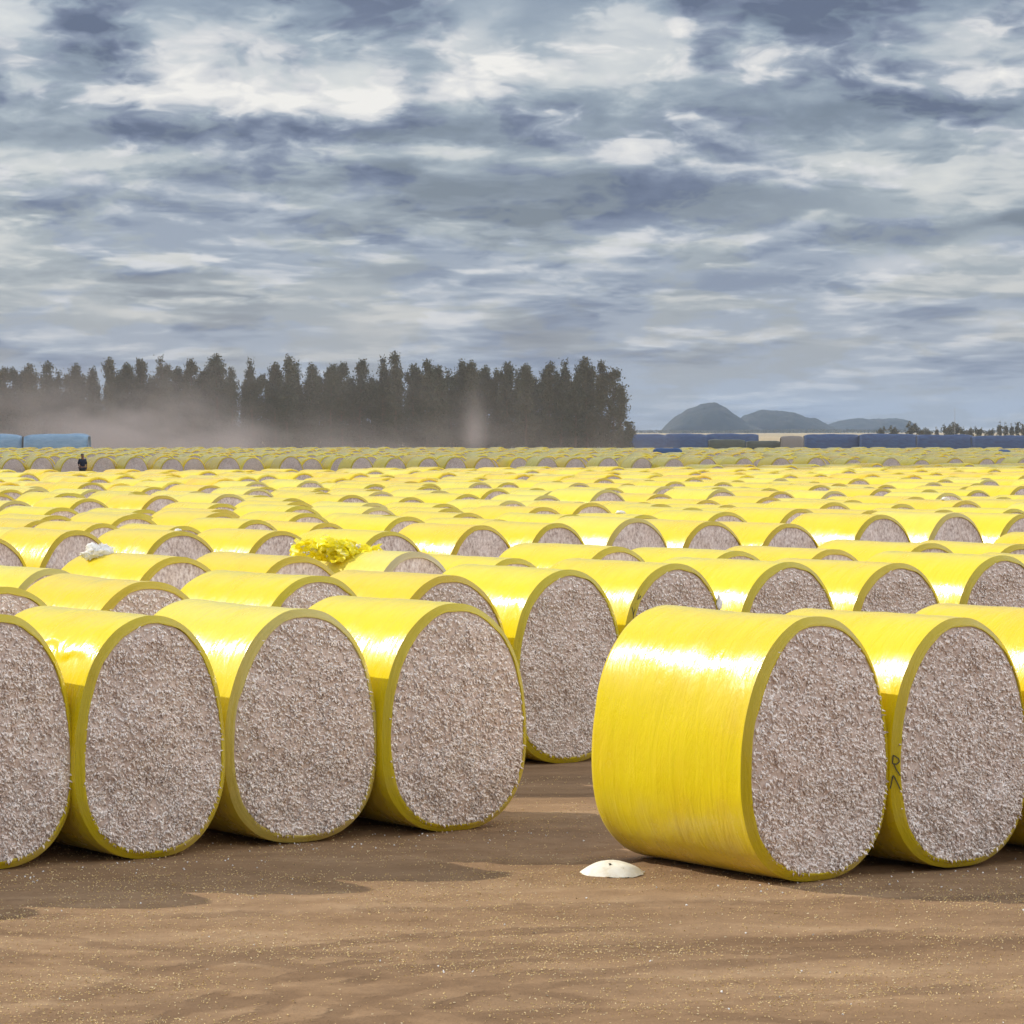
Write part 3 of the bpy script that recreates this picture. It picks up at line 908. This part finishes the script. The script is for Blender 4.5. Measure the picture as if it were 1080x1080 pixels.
def treeline():
    rng = np.random.default_rng(61)
    V, n = [], 5200
    x = rng.uniform(180, 1150, n); x[: n // 3] = rng.uniform(180, 760, n // 3)
    y = 6500 + rng.uniform(-60, 60, n)
    hh = 6.5 + 2.8 * fbm(x * .012, 0, 0, 4, 62)
    P = np.stack([x, y, rng.uniform(.2, 1, n) * hh], 1)
    D = rng.normal(size=(n, 3)); D /= np.linalg.norm(D, axis=1, keepdims=True)
    S = np.cross(D, rng.normal(size=(n, 3))); S /= np.linalg.norm(S, axis=1, keepdims=True)
    LV = np.stack([P - D*1.5, P + S*1.2, P + D*1.5, P - S*1.2], 1).reshape(-1, 3)
    b = (np.arange(n) * 4)[:, None]
    tag(link('treeline', mesh_data('treeline', LV, b + np.array([[0, 1, 2, 3]]), M_LEAF_FAR, smooth=False)), 'thin dark line of far woodland below the hills', 'woodland', kind='stuff')
treeline()

# ------------------------------------------------------------------ hills
def hills():
    m, nt, p = material('wooded_rock')
    pos = nt.node('ShaderNodeNewGeometry').outputs['Position']
    nt.set(p.inputs['Base Color'], nt.ramp(nt.noise(pos, .02, 6, .65), [(.35, (.018, .026, .022)), (.55, (.028, .034, .030)), (.7, (.05, .048, .045))]))
    p.inputs['Roughness'].default_value = .95
    def hill(Z, prof, depth, lab, seed):
        n = len(prof); nx, ny = 220, 60
        pxs = np.array([q[0] for q in prof], float); hs = np.array([(455 - q[1]) / F * Z + CAMH for q in prof]); hs[0] = hs[-1] = -2
        u = np.linspace(pxs[0], pxs[-1], nx)
        hh = np.interp(u, pxs, hs)
        k = np.ones(7) / 7; hp = np.convolve(np.pad(hh, 3, mode='edge'), k, 'valid')
        v = np.linspace(-1, 1, ny)
        X = np.repeat(((u - 540) / F * Z)[None, :], ny, 0)
        Y = Z + v[:, None] * depth + 0 * X
        Zz = hp[None, :] * np.sqrt(np.clip(1 - v[:, None]**2, 0, 1)) ** 1.0
        Zz = Zz + 9.0 * fbm(X * .018, Y * .022, 0, 5, seed, .6) * np.clip(Zz / 25, 0, 1) - 1.0
        X = X * (Y / Z) ** 0
        idx = np.arange(nx*ny).reshape(ny, nx)
        q = np.stack([idx[:-1, :-1], idx[:-1, 1:], idx[1:, 1:], idx[1:, :-1]], -1).reshape(-1, 4)
        tag(link('hill', mesh_data('hill', np.stack([X.ravel(), Y.ravel(), Zz.ravel()], 1), q, m)), lab, kind='structure')
    hill(8000, [(694, 456), (702, 449), (712, 440), (726, 431), (740, 426.5), (756, 427), (766, 431), (778, 439), (790, 447), (802, 452), (812, 456)], 130, 'steep round hill on the horizon', 1)
    hill(8600, [(765, 456), (778, 446), (786, 438), (800, 434), (820, 433), (838, 435), (850, 440), (862, 443), (876, 450), (890, 456)], 140, 'low long hill right of the round hill', 2)
    hill(10500, [(858, 456), (872, 448), (890, 443), (908, 441.5), (925, 442), (945, 441.5), (958, 444), (966, 450), (974, 456)], 150, 'pale flat hill far right', 3)
hills()

# ------------------------------------------------------------------ tarped stacks beyond the bales
def tarp_material(name, a, b):
    m, nt, p = material(name)
    obj = nt.node('ShaderNodeTexCoord').outputs['Object']
    n = nt.noise(nt.vmath('MULTIPLY', obj, (.5, .5, 1.4)), 1.6, 5, .6)
    nt.set(p.inputs['Base Color'], nt.ramp(n, [(.3, a), (.7, b)]))
    p.inputs['Roughness'].default_value = .45
    nt.set(p.inputs['Normal'], nt.bump(n, .5, .2))
    return m
M_BLUE = tarp_material('blue_tarp', (.012, .045, .15), (.03, .10, .25))
M_LTBLUE = tarp_material('hazed_blue_tarp', (.18, .33, .48), (.30, .46, .60))  # paler blue: dust haze painted into the tarp colour
M_GREEN = tarp_material('olive_tarp', (.035, .05, .035), (.07, .085, .055))
M_RAW = cotton_material('loose_cotton', .30, island=False)  # darkened cotton: the shade on the stack is painted in

def stack(px0, px1, Z, h, tarp, label, group, cover=.86, seed=0, depth=3.0, name='tarped_module', cat='cotton module'):
    """long rounded cotton module, its top and sides under a tarp"""
    x0, x1 = (px0 - 540) / F * Z, (px1 - 540) / F * Z
    ln = x1 - x0
    root = empty(name, ((x0 + x1) / 2, Z + depth / 2, 0))
    tag(root, label, cat, group)
    n, mseg = 26, 24
    def shell(zlo, grow, nm, mat):
        V, Fc = [], []
        for i in range(n):
            u = -1 + 2 * i / (n - 1)
            taper = (1 - .10 * abs(u) ** 8)
            for k in range(mseg + 1):
                a = math.pi * k / mseg
                cy, sz = -math.cos(a), math.sin(a)
                yy = np.sign(cy) * abs(cy) ** .32 * depth / 2 * taper
                zz = zlo + (h - zlo) * abs(sz) ** .42 * taper
                w = float(fbm(u * ln * .22 + seed, k * .3, seed, 3, 5)) * .14
                V.append((u * (ln / 2 + grow), yy * (1 + grow * .4), max(0, zz + (w + grow if zz > zlo + .1 else grow * 0))))
        for i in range(n - 1):
            for k in range(mseg): Fc.append((i*(mseg+1)+k, (i+1)*(mseg+1)+k, (i+1)*(mseg+1)+k+1, i*(mseg+1)+k+1))
        Fc.append(tuple(range(mseg, -1, -1))); Fc.append(tuple((n-1)*(mseg+1)+k for k in range(mseg+1)))
        link(nm, mesh_data(nm, V, Fc, mat), root)
    shell(0.0, 0.0, 'cotton_block', M_RAW)
    if tarp is not None: shell(h * (1 - cover), .05, 'tarp', tarp)
    return root

G = 'tarp covered stacks beyond the yellow bales'
stack(-70, 22, 350, 3.62, M_LTBLUE, 'pale hazed blue tarped cotton stack at the left edge before the trees', G, .9, 1)
stack(25, 92, 349, 3.66, M_LTBLUE, 'pale hazed blue tarped cotton stack with its square end towards the dust', G, .9, 2)
stack(657, 702.5, 600, 3.35, M_BLUE, 'deep blue tarped stack touching the right end of the trees', G, .9, 3)
stack(702, 746, 600, 3.45, M_BLUE, 'deep blue tarped stack just left of the olive stacks', G, .9, 4)
stack(744, 800, 660, 3.45, M_BLUE, 'blue tarped stack behind the olive stacks', G, .9, 5)
stack(748, 786, 592, 2.45, M_GREEN, 'low olive tarped stack left of the other olive one', G, .92, 6)
stack(788, 823, 594, 2.2, M_GREEN, 'low olive tarped stack beside the bare grey stack', G, .92, 7)
stack(824, 848, 590, 3.1, None, 'bare grey cotton stack between olive and blue stacks', None, .9, 8)
stack(849, 907.5, 600, 3.40, M_BLUE, 'long blue tarped stack right of the bare grey stack', G, .9, 9)
stack(907, 969, 598, 3.45, M_BLUE, 'long blue tarped stack below the pale flat hill', G, .9, 10)
stack(968, 1027, 570, 3.35, M_BLUE, 'long blue tarped stack below the scattered small trees', G, .9, 11)
stack(1026, 1110, 560, 3.2, M_BLUE, 'blue tarped stack cut off by the right edge', G, .9, 12)
# a blue sheet thrown over a bale at the end of the field
stack(690, 719, 262.4, 2.60, M_BLUE, 'bright blue sheet over a low stack among the far yellow bales', None, .8, 13, 1.6, 'tarped_stack', 'tarped stack')
stack(1056, 1066, 257.4, 2.45, M_BLUE, 'small blue sheet over a bale near the right edge', None, .6, 14, 1.6, 'tarped_stack', 'tarped stack')

# ------------------------------------------------------------------ mast
def mast():
    Z = 1480; h = CAMH + (455 - 431) / F * Z
    root = empty('radio_mast', ((1007 - 540) / F * Z, Z, 0))
    tag(root, 'faint thin lattice mast rising behind the small trees', 'mast')
    m = simple_mat('galvanised_steel', (.35, .35, .36), .5, .1)
    AV, AF = [], []
    for k in range(3):
        a = 2 * math.pi * k / 3; x, y = .14 * math.cos(a), .14 * math.sin(a)
        v, f = tube([(x*2, y*2, 0), (x, y, h)], [.03, .02], 5); o = len(AV); AV += v; AF += [tuple(i+o for i in q) for q in f]
        for s in range(14):
            z0, z1 = h * s / 14, h * (s + 1) / 14
            a2 = a + 2 * math.pi / 3; s0, s1 = 2 - s/14, 2 - (s+1)/14
            v, f = tube([(x*s0, y*s0, z0), (.14*math.cos(a2)*s1, .14*math.sin(a2)*s1, z1)], [.015, .015], 4)
            o = len(AV); AV += v; AF += [tuple(i+o for i in q) for q in f]
    link('lattice', mesh_data('lattice', AV, AF, m, smooth=False), root)
    v, f = tube([(0, 0, h - .2), (0, 0, h + 1.2)], [.03, .012], 5); link('antenna', mesh_data('antenna', v, f, m), root)
mast()

# ------------------------------------------------------------------ the worker far out among the bales
def person():
    Z = 200.0; x = (87 - 540) / F * Z
    gz = .78
    heap = cotton_clump('cotton_heap', (x, Z, 0), (1.9, 1.9, .75), 'heap of loose cotton under the standing worker', n=500, seed=15, cat='cotton heap')
    hv = heap.data
    dxx, dyy, q = disc_grid(24)
    me = mesh_data('heap_core', np.stack([dxx * 1.3, dyy * 1.3, .80 * (1 - (dxx**2 + dyy**2)) ** 1.0 - .01], 1), q, M_LINT)
    c = link('heap_core', me, heap)
    root = empty('person', (x, Z, gz), R(25))
    tag(root, 'person in dark clothes standing among the far bales, left side', 'person')
    def skin(name, joints, edges, mat, parent):
        me = bpy.data.meshes.new(name)
        me.from_pydata([j[:3] for j in joints], edges, [])
        o = bpy.data.objects.new(name, me); COL.objects.link(o)
        md = o.modifiers.new('skin', 'SKIN'); md.use_smooth_shade = True
        for i, j in enumerate(joints): me.skin_vertices[0].data[i].radius = j[3:5]
        me.skin_vertices[0].data[0].use_root = True
        s = o.modifiers.new('sub', 'SUBSURF'); s.levels = s.render_levels = 1
        dg = bpy.context.evaluated_depsgraph_get(); dg.update()
        nm = bpy.data.meshes.new_from_object(o.evaluated_get(dg))
        nm.materials.clear(); nm.materials.append(mat)
        bpy.data.objects.remove(o)
        return link(name, nm, parent)
    sk = simple_mat('brown_skin', (.20, .11, .07), .6, .1); sh = simple_mat('navy_shirt', (.025, .03, .045), .9, .2); tr = simple_mat('dark_trousers', (.03, .03, .035), .9, .2)
    hairm = simple_mat('black_hair', (.012, .01, .01), .7, .1)
    J = [(0, 0, .95, .16, .13), (0, 0, 1.15, .16, .12), (0, 0, 1.36, .19, .125), (0, 0, 1.47, .065, .065), (0, -.015, 1.58, .095, .11), (0, -.01, 1.67, .105, .12), (0, 0, 1.755, .075, .085),
         (.19, 0, 1.40, .06, .06), (.25, .01, 1.12, .045, .045), (.24, -.06, .88, .034, .034), (.24, -.08, .79, .03, .02),
         (-.19, 0, 1.40, .06, .06), (-.26, .02, 1.13, .045, .045), (-.20, -.10, .92, .034, .034), (-.19, -.13, .84, .03, .02),
         (.10, 0, .86, .09, .09), (.12, -.02, .48, .062, .062), (.13, .01, .08, .042, .042), (.14, -.13, .03, .04, .03),
         (-.10, 0, .86, .09, .09), (-.12, -.04, .48, .062, .062), (-.12, .0, .08, .042, .042), (-.13, -.14, .03, .04, .03)]
    E = [(0, 1), (1, 2), (2, 3), (3, 4), (4, 5), (5, 6), (2, 7), (7, 8), (8, 9), (9, 10), (2, 11), (11, 12), (12, 13), (13, 14), (0, 15), (15, 16), (16, 17), (17, 18), (0, 19), (19, 20), (20, 21), (21, 22)]
    skin('body', J, E, sk, root)
    g = .035
    def sub(ids, edges): return [tuple(J[i][:3]) + (J[i][3] + g, J[i][4] + g) for i in ids], edges
    j, e = sub([0, 1, 2, 7, 8, 11, 12], [(0, 1), (1, 2), (2, 3), (3, 4), (2, 5), (5, 6)]); skin('shirt', j, e, sh, root)
    j, e = sub([0, 15, 16, 17, 19, 20, 21], [(0, 1), (1, 2), (2, 3), (0, 4), (4, 5), (5, 6)]); skin('trousers', j, e, tr, root)
    skin('hair', [(0, .03, 1.64, .11, .10), (0, .03, 1.73, .12, .115), (0, .02, 1.80, .08, .08)], [(0, 1), (1, 2)], hairm, root)
person()

# ------------------------------------------------------------------ air: dust raised behind the field, and the haze of the plain
def volume_mat(name, color, density, aniso=0.0, field=None):
    m = bpy.data.materials.new(name); m.use_nodes = True
    nt = NT(m.node_tree); nt.n.clear()
    out = nt.node('ShaderNodeOutputMaterial'); v = nt.node('ShaderNodeVolumePrincipled')
    v.inputs['Color'].default_value = (*color, 1)
    v.inputs['Anisotropy'].default_value = aniso
    if field: nt.set(v.inputs['Density'], field(nt, density))
    else: v.inputs['Density'].default_value = density
    nt.l.new(v.outputs[0], out.inputs['Volume'])
    return m

def box(name, lo, hi, mat):
    (a, b, c), (d, e, f) = lo, hi
    V = [(a, b, c), (d, b, c), (d, e, c), (a, e, c), (a, b, f), (d, b, f), (d, e, f), (a, e, f)]
    Fc = [(3, 2, 1, 0), (4, 5, 6, 7), (0, 1, 5, 4), (1, 2, 6, 5), (2, 3, 7, 6), (3, 0, 4, 7)]
    return link(name, mesh_data(name, V, Fc, mat, smooth=False))

def dust_field(nt, dens):
    pos = nt.node('ShaderNodeNewGeometry').outputs['Position']
    sx, sy, sz = nt.sep(pos)
    n = nt.noise(nt.vmath('MULTIPLY', pos, (.10, .05, .20)), 1.0, 4, .6)
    def plume(cx, w, hgt, amp):
        g = nt.math('POWER', 2.718, nt.math('MULTIPLY', nt.math('POWER', nt.math('DIVIDE', nt.math('SUBTRACT', sx, cx), w), 2.0), -1.0))
        v = nt.math('POWER', 2.718, nt.math('MULTIPLY', nt.math('POWER', nt.math('DIVIDE', sz, hgt), 2.0), -1.0))
        return nt.math('MULTIPLY', nt.math('MULTIPLY', g, v), amp)
    s = plume(-45.0, 9.0, 6.5, 1.0)
    for q in ((-60.0, 14.0, 7.0, .28), (-20.0, 30.0, 3.6, .26), (-4.5, 1.2, 5.5, .35), (-33.0, 2.5, 3.4, .5), (-34, 48, 13.0, .05)):
        s = nt.math('ADD', s, plume(*q))
    edge = nt.math('MULTIPLY', nt.maprange(sy, 370, 380, 0, 1, True), nt.maprange(sy, 406, 396, 0, 1, True))
    return nt.math('MULTIPLY', nt.math('MULTIPLY', nt.math('MULTIPLY', s, edge), nt.maprange(n, .36, .62, .12, 1.3)), dens)
o = box('dust', (-85, 370, 0.02), (20, 406, 18), volume_mat('dust_air', (.93, .81, .73), .105, 0.0, dust_field))
tag(o, 'pinkish dust drifting low in front of the trees', 'dust', kind='stuff')
o = box('dust', (-90, 200, 0.03), (90, 369, 15), volume_mat('thin_dust_air', (.90, .84, .76), .0007))
tag(o, 'thin dust hanging over the far bales', 'dust', kind='stuff')
o = box('haze', (-9500, -1000, -3), (9500, 13500, 120), volume_mat('haze_air', (.42, .64, 1.0), 3.1e-5))
tag(o, 'thin bluish haze over the plain', 'haze', kind='stuff')

# ------------------------------------------------------------------ sun, cloud that shades the far field, sky
n_ = Vector((math.sin(A0), -math.cos(A0), 0)); r_ = Vector((math.cos(A0), math.sin(A0), 0))
PHI = R(32)
dshadow = n_ * math.cos(PHI) + r_ * math.sin(PHI)
SUN_DIR = (-dshadow * math.cos(SUN_EL) + Vector((0, 0, math.sin(SUN_EL)))).normalized()
sun = bpy.data.lights.new('sun', 'SUN'); sun.energy = 4.05; sun.angle = R(.53); sun.color = (1, .93, .82)
so = bpy.data.objects.new('sun', sun); COL.objects.link(so)
so.rotation_euler = SUN_DIR.to_track_quat('Z', 'Y').to_euler()

def cloud():
    m, nt, p = material('cloud_water')
    p.inputs['Base Color'].default_value = (.85, .86, .88, 1); p.inputs['Roughness'].default_value = 1
    alt = 620.0
    k = alt / SUN_DIR.z
    cx, cy = 20 + SUN_DIR.x * k, 640 + SUN_DIR.y * k
    nx, ny = 90, 110
    X, Y, q = disc_grid(80)
    rho = np.hypot(X, Y); a = np.arctan2(Y, X)
    rx, ry = 330, 490
    edge = 1 + .05 * fbm(np.cos(a) * 2.5, np.sin(a) * 2.5, 0, 4, 44)
    x = X * rx * edge; y = Y * ry * edge
    puff = np.clip(1 - rho**2, 0, 1)
    top = 70 * puff ** .5 + 45 * np.abs(fbm(x * .012, y * .012, 0, 4, 45)) * puff
    bot = -14 * puff ** .5 - 8 * np.abs(fbm(x * .015, y * .015, 0, 4, 46)) * puff
    n = len(x)
    V = np.concatenate([np.stack([x, y, top], 1), np.stack([x, y, bot - .2], 1)])
    me = mesh_data('cloud', V, q.tolist() + (q[:, ::-1] + n).tolist(), m)
    o = link('cloud', me); o.location = (cx, cy, alt)
    tag(o, 'flat bottomed white cloud that shades the far field', kind='structure')
cloud()

def sky():
    w = bpy.data.worlds.new('World'); scene.world = w; w.use_nodes = True
    w.cycles.sampling_method = 'MANUAL'; w.cycles.sample_map_resolution = 256
    nt = NT(w.node_tree); nt.n.clear()
    out = nt.node('ShaderNodeOutputWorld')
    nis = nt.node('ShaderNodeTexSky'); nis.sky_type = 'NISHITA'; nis.sun_disc = False
    nis.sun_elevation = SUN_EL; nis.sun_rotation = math.atan2(SUN_DIR.x, SUN_DIR.y); nis.air_density = 1.0; nis.dust_density = 1.5
    bg1 = nt.node('ShaderNodeBackground'); nt.set(bg1.inputs[0], nis.outputs[0]); bg1.inputs[1].default_value = .10
    d = nt.node('ShaderNodeTexCoord').outputs['Generated']
    dx, dy, dz = nt.sep(d)
    az = nt.math('ARCTAN2', dx, dy)
    el = nt.math('ARCSINE', dz)
    K = F / 1080.0
    U = nt.math('MULTIPLY', az, K)                                   # 0 straight ahead, +-.5 about 9 degrees to the side
    V = nt.math('MULTIPLY', nt.math('MAXIMUM', el, 0.0), K)          # 0 horizon, .42 at 7.6 degrees
    # clouds seen edge-on get flatter towards the horizon
    def flat(c):
        return nt.math('LOGARITHM', nt.math('ADD', V, c), 2.718281828)
    def noise2(vec, scale, det, rough, out=0):
        nd = nt.node('ShaderNodeTexNoise', noise_dimensions='2D')
        nt.set(nd.inputs['Vector'], vec); nd.inputs['Scale'].default_value = scale
        nd.inputs['Detail'].default_value = det; nd.inputs['Roughness'].default_value = rough
        return nd.outputs[out]
    def field(q, det, rough, puff, vdet):
        """cloud density: soft fractal body plus rounded cauliflower bumps"""
        body = noise2(q, 1.0, det, rough)
        vor = nt.node('ShaderNodeTexVoronoi', feature='F1', voronoi_dimensions='2D'); vor.normalize = False
        nt.set(vor.inputs['Vector'], q); vor.inputs['Scale'].default_value = 2.6
        vor.inputs['Detail'].default_value = vdet; vor.inputs['Roughness'].default_value = .55; vor.inputs['Lacunarity'].default_value = 2.1
        return nt.math('MULTIPLY_ADD', nt.math('SUBTRACT', .50, vor.outputs['Distance']), puff, body)
    def layer(co, scale, seed, thr, soft, up, k, det=7, rough=.55, puff=.22, base_l=.80, vdet=3.0, gain=.9):
        p = nt.vmath('ADD', nt.vmath('MULTIPLY', co, scale), seed)
        w_ = nt.vmath('SUBTRACT', noise2(p, 2.2, 3, .55, out=1), (.5, .5, .5))
        q = nt.vmath('ADD', p, nt.vmath('MULTIPLY', w_, (.30, .22, 0)))
        d0 = field(q, det, rough, puff, vdet)
        off = lambda f: nt.vmath('ADD', q, (-.35 * up * f * scale[0], up * f * scale[1], 0))
        d1, d2 = field(off(1.0), det - 2, rough, puff, vdet - 1), field(off(2.6), 3, .5, puff, 1)
        thick = nt.math('ADD', nt.math('MAXIMUM', nt.math('SUBTRACT', d1, thr), 0.0), nt.math('MAXIMUM', nt.math('SUBTRACT', d2, thr), 0.0))
        light = nt.math('SUBTRACT', base_l, nt.math('MULTIPLY', thick, k))
        light = nt.math('ADD', light, nt.math('MULTIPLY', nt.math('SUBTRACT', d0, d1), gain))
        light = nt.math('MAXIMUM', light, .10)
        alpha = nt.maprange(d0, thr - soft, thr + soft, 0, 1, True)
        return alpha, light, d0
    def lerp(a, b, f): return nt.math('MULTIPLY_ADD', nt.math('SUBTRACT', b, a), f, a)
    wv = nt.vmath('SUBTRACT', nt.noise(nt.comb(nt.math('MULTIPLY', U, 5.0), nt.math('MULTIPLY', V, 10.0), 0.0), 1.0, 8, .60, out=1), (.5, .5, .5))
    P = nt.vmath('ADD', nt.comb(U, V, 0.0), nt.vmath('MULTIPLY', wv, (.17, .085, 0)))
    def blob(px, py, su, sv):
        q = nt.vmath('SUBTRACT', P, ((px - 540) / 1080, (455 - py) / 1080, 0))
        q = nt.vmath('MULTIPLY', q, (1080 / su, 1080 / sv, 0))
        r2_ = nt.math('POWER', nt.vmath('DOT_PRODUCT', q, q, out=1), 1.5)
        return nt.math('POWER', 2.718, nt.math('MULTIPLY', r2_, -.8))
    # far, flat layers first, then nearer and higher cumulus over them
    coC = nt.comb(U, flat(.10), 0.0); coB = nt.comb(U, flat(.14), 0.0); coA = nt.comb(U, flat(.55), 0.0)
    b = nt.math('ADD', .55, nt.math('MULTIPLY', V, -.30))
    aC, lC, dC = layer(coC, (5.0, 5.0, 1), (11.3, 4.1, 0), .45, .12, .040, 1.2, 7, .55, .16, .68, gain=.8)
    b = lerp(b, lC, nt.math('MULTIPLY', aC, .80))
    aB, lB, dB = layer(coB, (3.2, 5.0, 1), (33.7, 23.2, 0), .46, .10, .050, 1.6, 8, .56, .20, .66, gain=.9)
    b = lerp(b, lB, nt.math('MULTIPLY', aB, nt.maprange(V, .05, .16, 0, .95, True)))
    aA, lA, dA = layer(coA, (3.3, 7.4, 1), (41.3, 17.2, 0), .37, .145, .034, 1.4, 9, .60, .27, .71, gain=1.6)
    b = lerp(b, lA, nt.math('MULTIPLY', aA, nt.maprange(V, .20, .31, 0, 1, True)))
    a0 = dA
    # cloud banks: direction (in the same units), spread, brightness
    banks = [(270, 95, 170, 40, .20), (385, 68, 34, 42, .16), (505, 62, 34, 46, .22), (565, 95, 34, 34, .14), (655, 60, 60, 46, .22), (330, 100, 60, 26, .10), (210, 110, 70, 22, .10),
             (830, 62, 65, 24, .24), (1015, 45, 75, 40, .26), (1015, 195, 85, 26, .22), (790, 178, 90, 11, .26), (8, 238, 42, 34, .28), (440, 155, 100, 14, .20), (425, 350, 60, 13, .16), (90, 166, 140, 13, .20),
             (990, 272, 90, 16, .14), (30, 25, 50, 34, .22), (600, 272, 90, 9, .12), (140, 330, 90, 9, .10), (480, 246, 60, 8, .12), (1060, 345, 60, 12, .12), (330, 305, 80, 10, .10),
             (110, 48, 60, 28, -.28), (520, 128, 230, 20, -.30), (170, 132, 170, 15, -.22), (650, 205, 200, 28, -.32), (860, 120, 180, 14, -.22), (800, 4, 130, 24, -.24), (330, 184, 190, 11, -.18),
             (930, 238, 150, 10, -.18), (800, 302, 150, 9, -.10), (200, 300, 200, 8, -.09), (960, 122, 100, 15, -.14), (120, 212, 150, 10, -.12), (450, 288, 110, 9, -.10), (640, 318, 120, 9, -.08)]
    for px, py, su, sv, amp in banks:
        b = nt.math('MULTIPLY_ADD', blob(px, py, su, sv), amp * 1.25, b)
    b = nt.math('MULTIPLY_ADD', b, 1.12, -.03)
    # milky band towards the horizon
    lowb = nt.maprange(V, .01, .13, 1, 0, True)
    b = nt.math('MULTIPLY_ADD', nt.math('MAXIMUM', nt.math('SUBTRACT', b, .8), 0.0), -.55, b)
    b = lerp(b, .57, nt.math('MULTIPLY', lowb, .45))
    col = nt.ramp(b, [(.0, (.135, .168, .25)), (.22, (.19, .23, .325)), (.42, (.268, .316, .41)), (.60, (.402, .455, .53)), (.80, (.66, .675, .70)), (1.0, (.90, .885, .85))])
    # the unseen dome overhead is brightened as added fill light
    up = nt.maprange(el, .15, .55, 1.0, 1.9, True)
    # sky opposite the sun, out of view, is boosted and warmed as extra fill
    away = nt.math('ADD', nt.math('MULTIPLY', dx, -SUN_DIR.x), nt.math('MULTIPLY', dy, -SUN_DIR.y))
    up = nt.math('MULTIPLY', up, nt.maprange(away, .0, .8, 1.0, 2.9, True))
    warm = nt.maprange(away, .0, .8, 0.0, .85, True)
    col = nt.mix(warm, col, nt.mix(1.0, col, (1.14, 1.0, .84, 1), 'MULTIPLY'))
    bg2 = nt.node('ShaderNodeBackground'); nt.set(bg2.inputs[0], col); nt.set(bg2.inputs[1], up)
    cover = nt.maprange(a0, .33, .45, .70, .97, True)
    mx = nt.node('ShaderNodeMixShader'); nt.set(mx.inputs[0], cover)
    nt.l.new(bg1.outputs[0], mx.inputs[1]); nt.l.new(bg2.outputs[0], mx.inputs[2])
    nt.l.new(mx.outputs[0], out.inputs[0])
sky()

# ------------------------------------------------------------------ camera and view
cam = bpy.data.cameras.new('camera'); co = bpy.data.objects.new('camera', cam); COL.objects.link(co)
co.location = (0, 0, CAMH); co.rotation_euler = (R(90), 0, 0)
cam.sensor_width = 36; cam.lens = 36 * F / 1080
cam.shift_y = -85 / 1080
cam.clip_start = .5; cam.clip_end = 40000
scene.camera = co
scene.view_settings.view_transform = 'Standard'; scene.view_settings.look = 'None'
scene.view_settings.exposure = 0; scene.view_settings.gamma = 1
scene.cycles.max_bounces = 8
scene.cycles.volume_bounces = 1
scene.cycles.volume_step_rate = 1.0
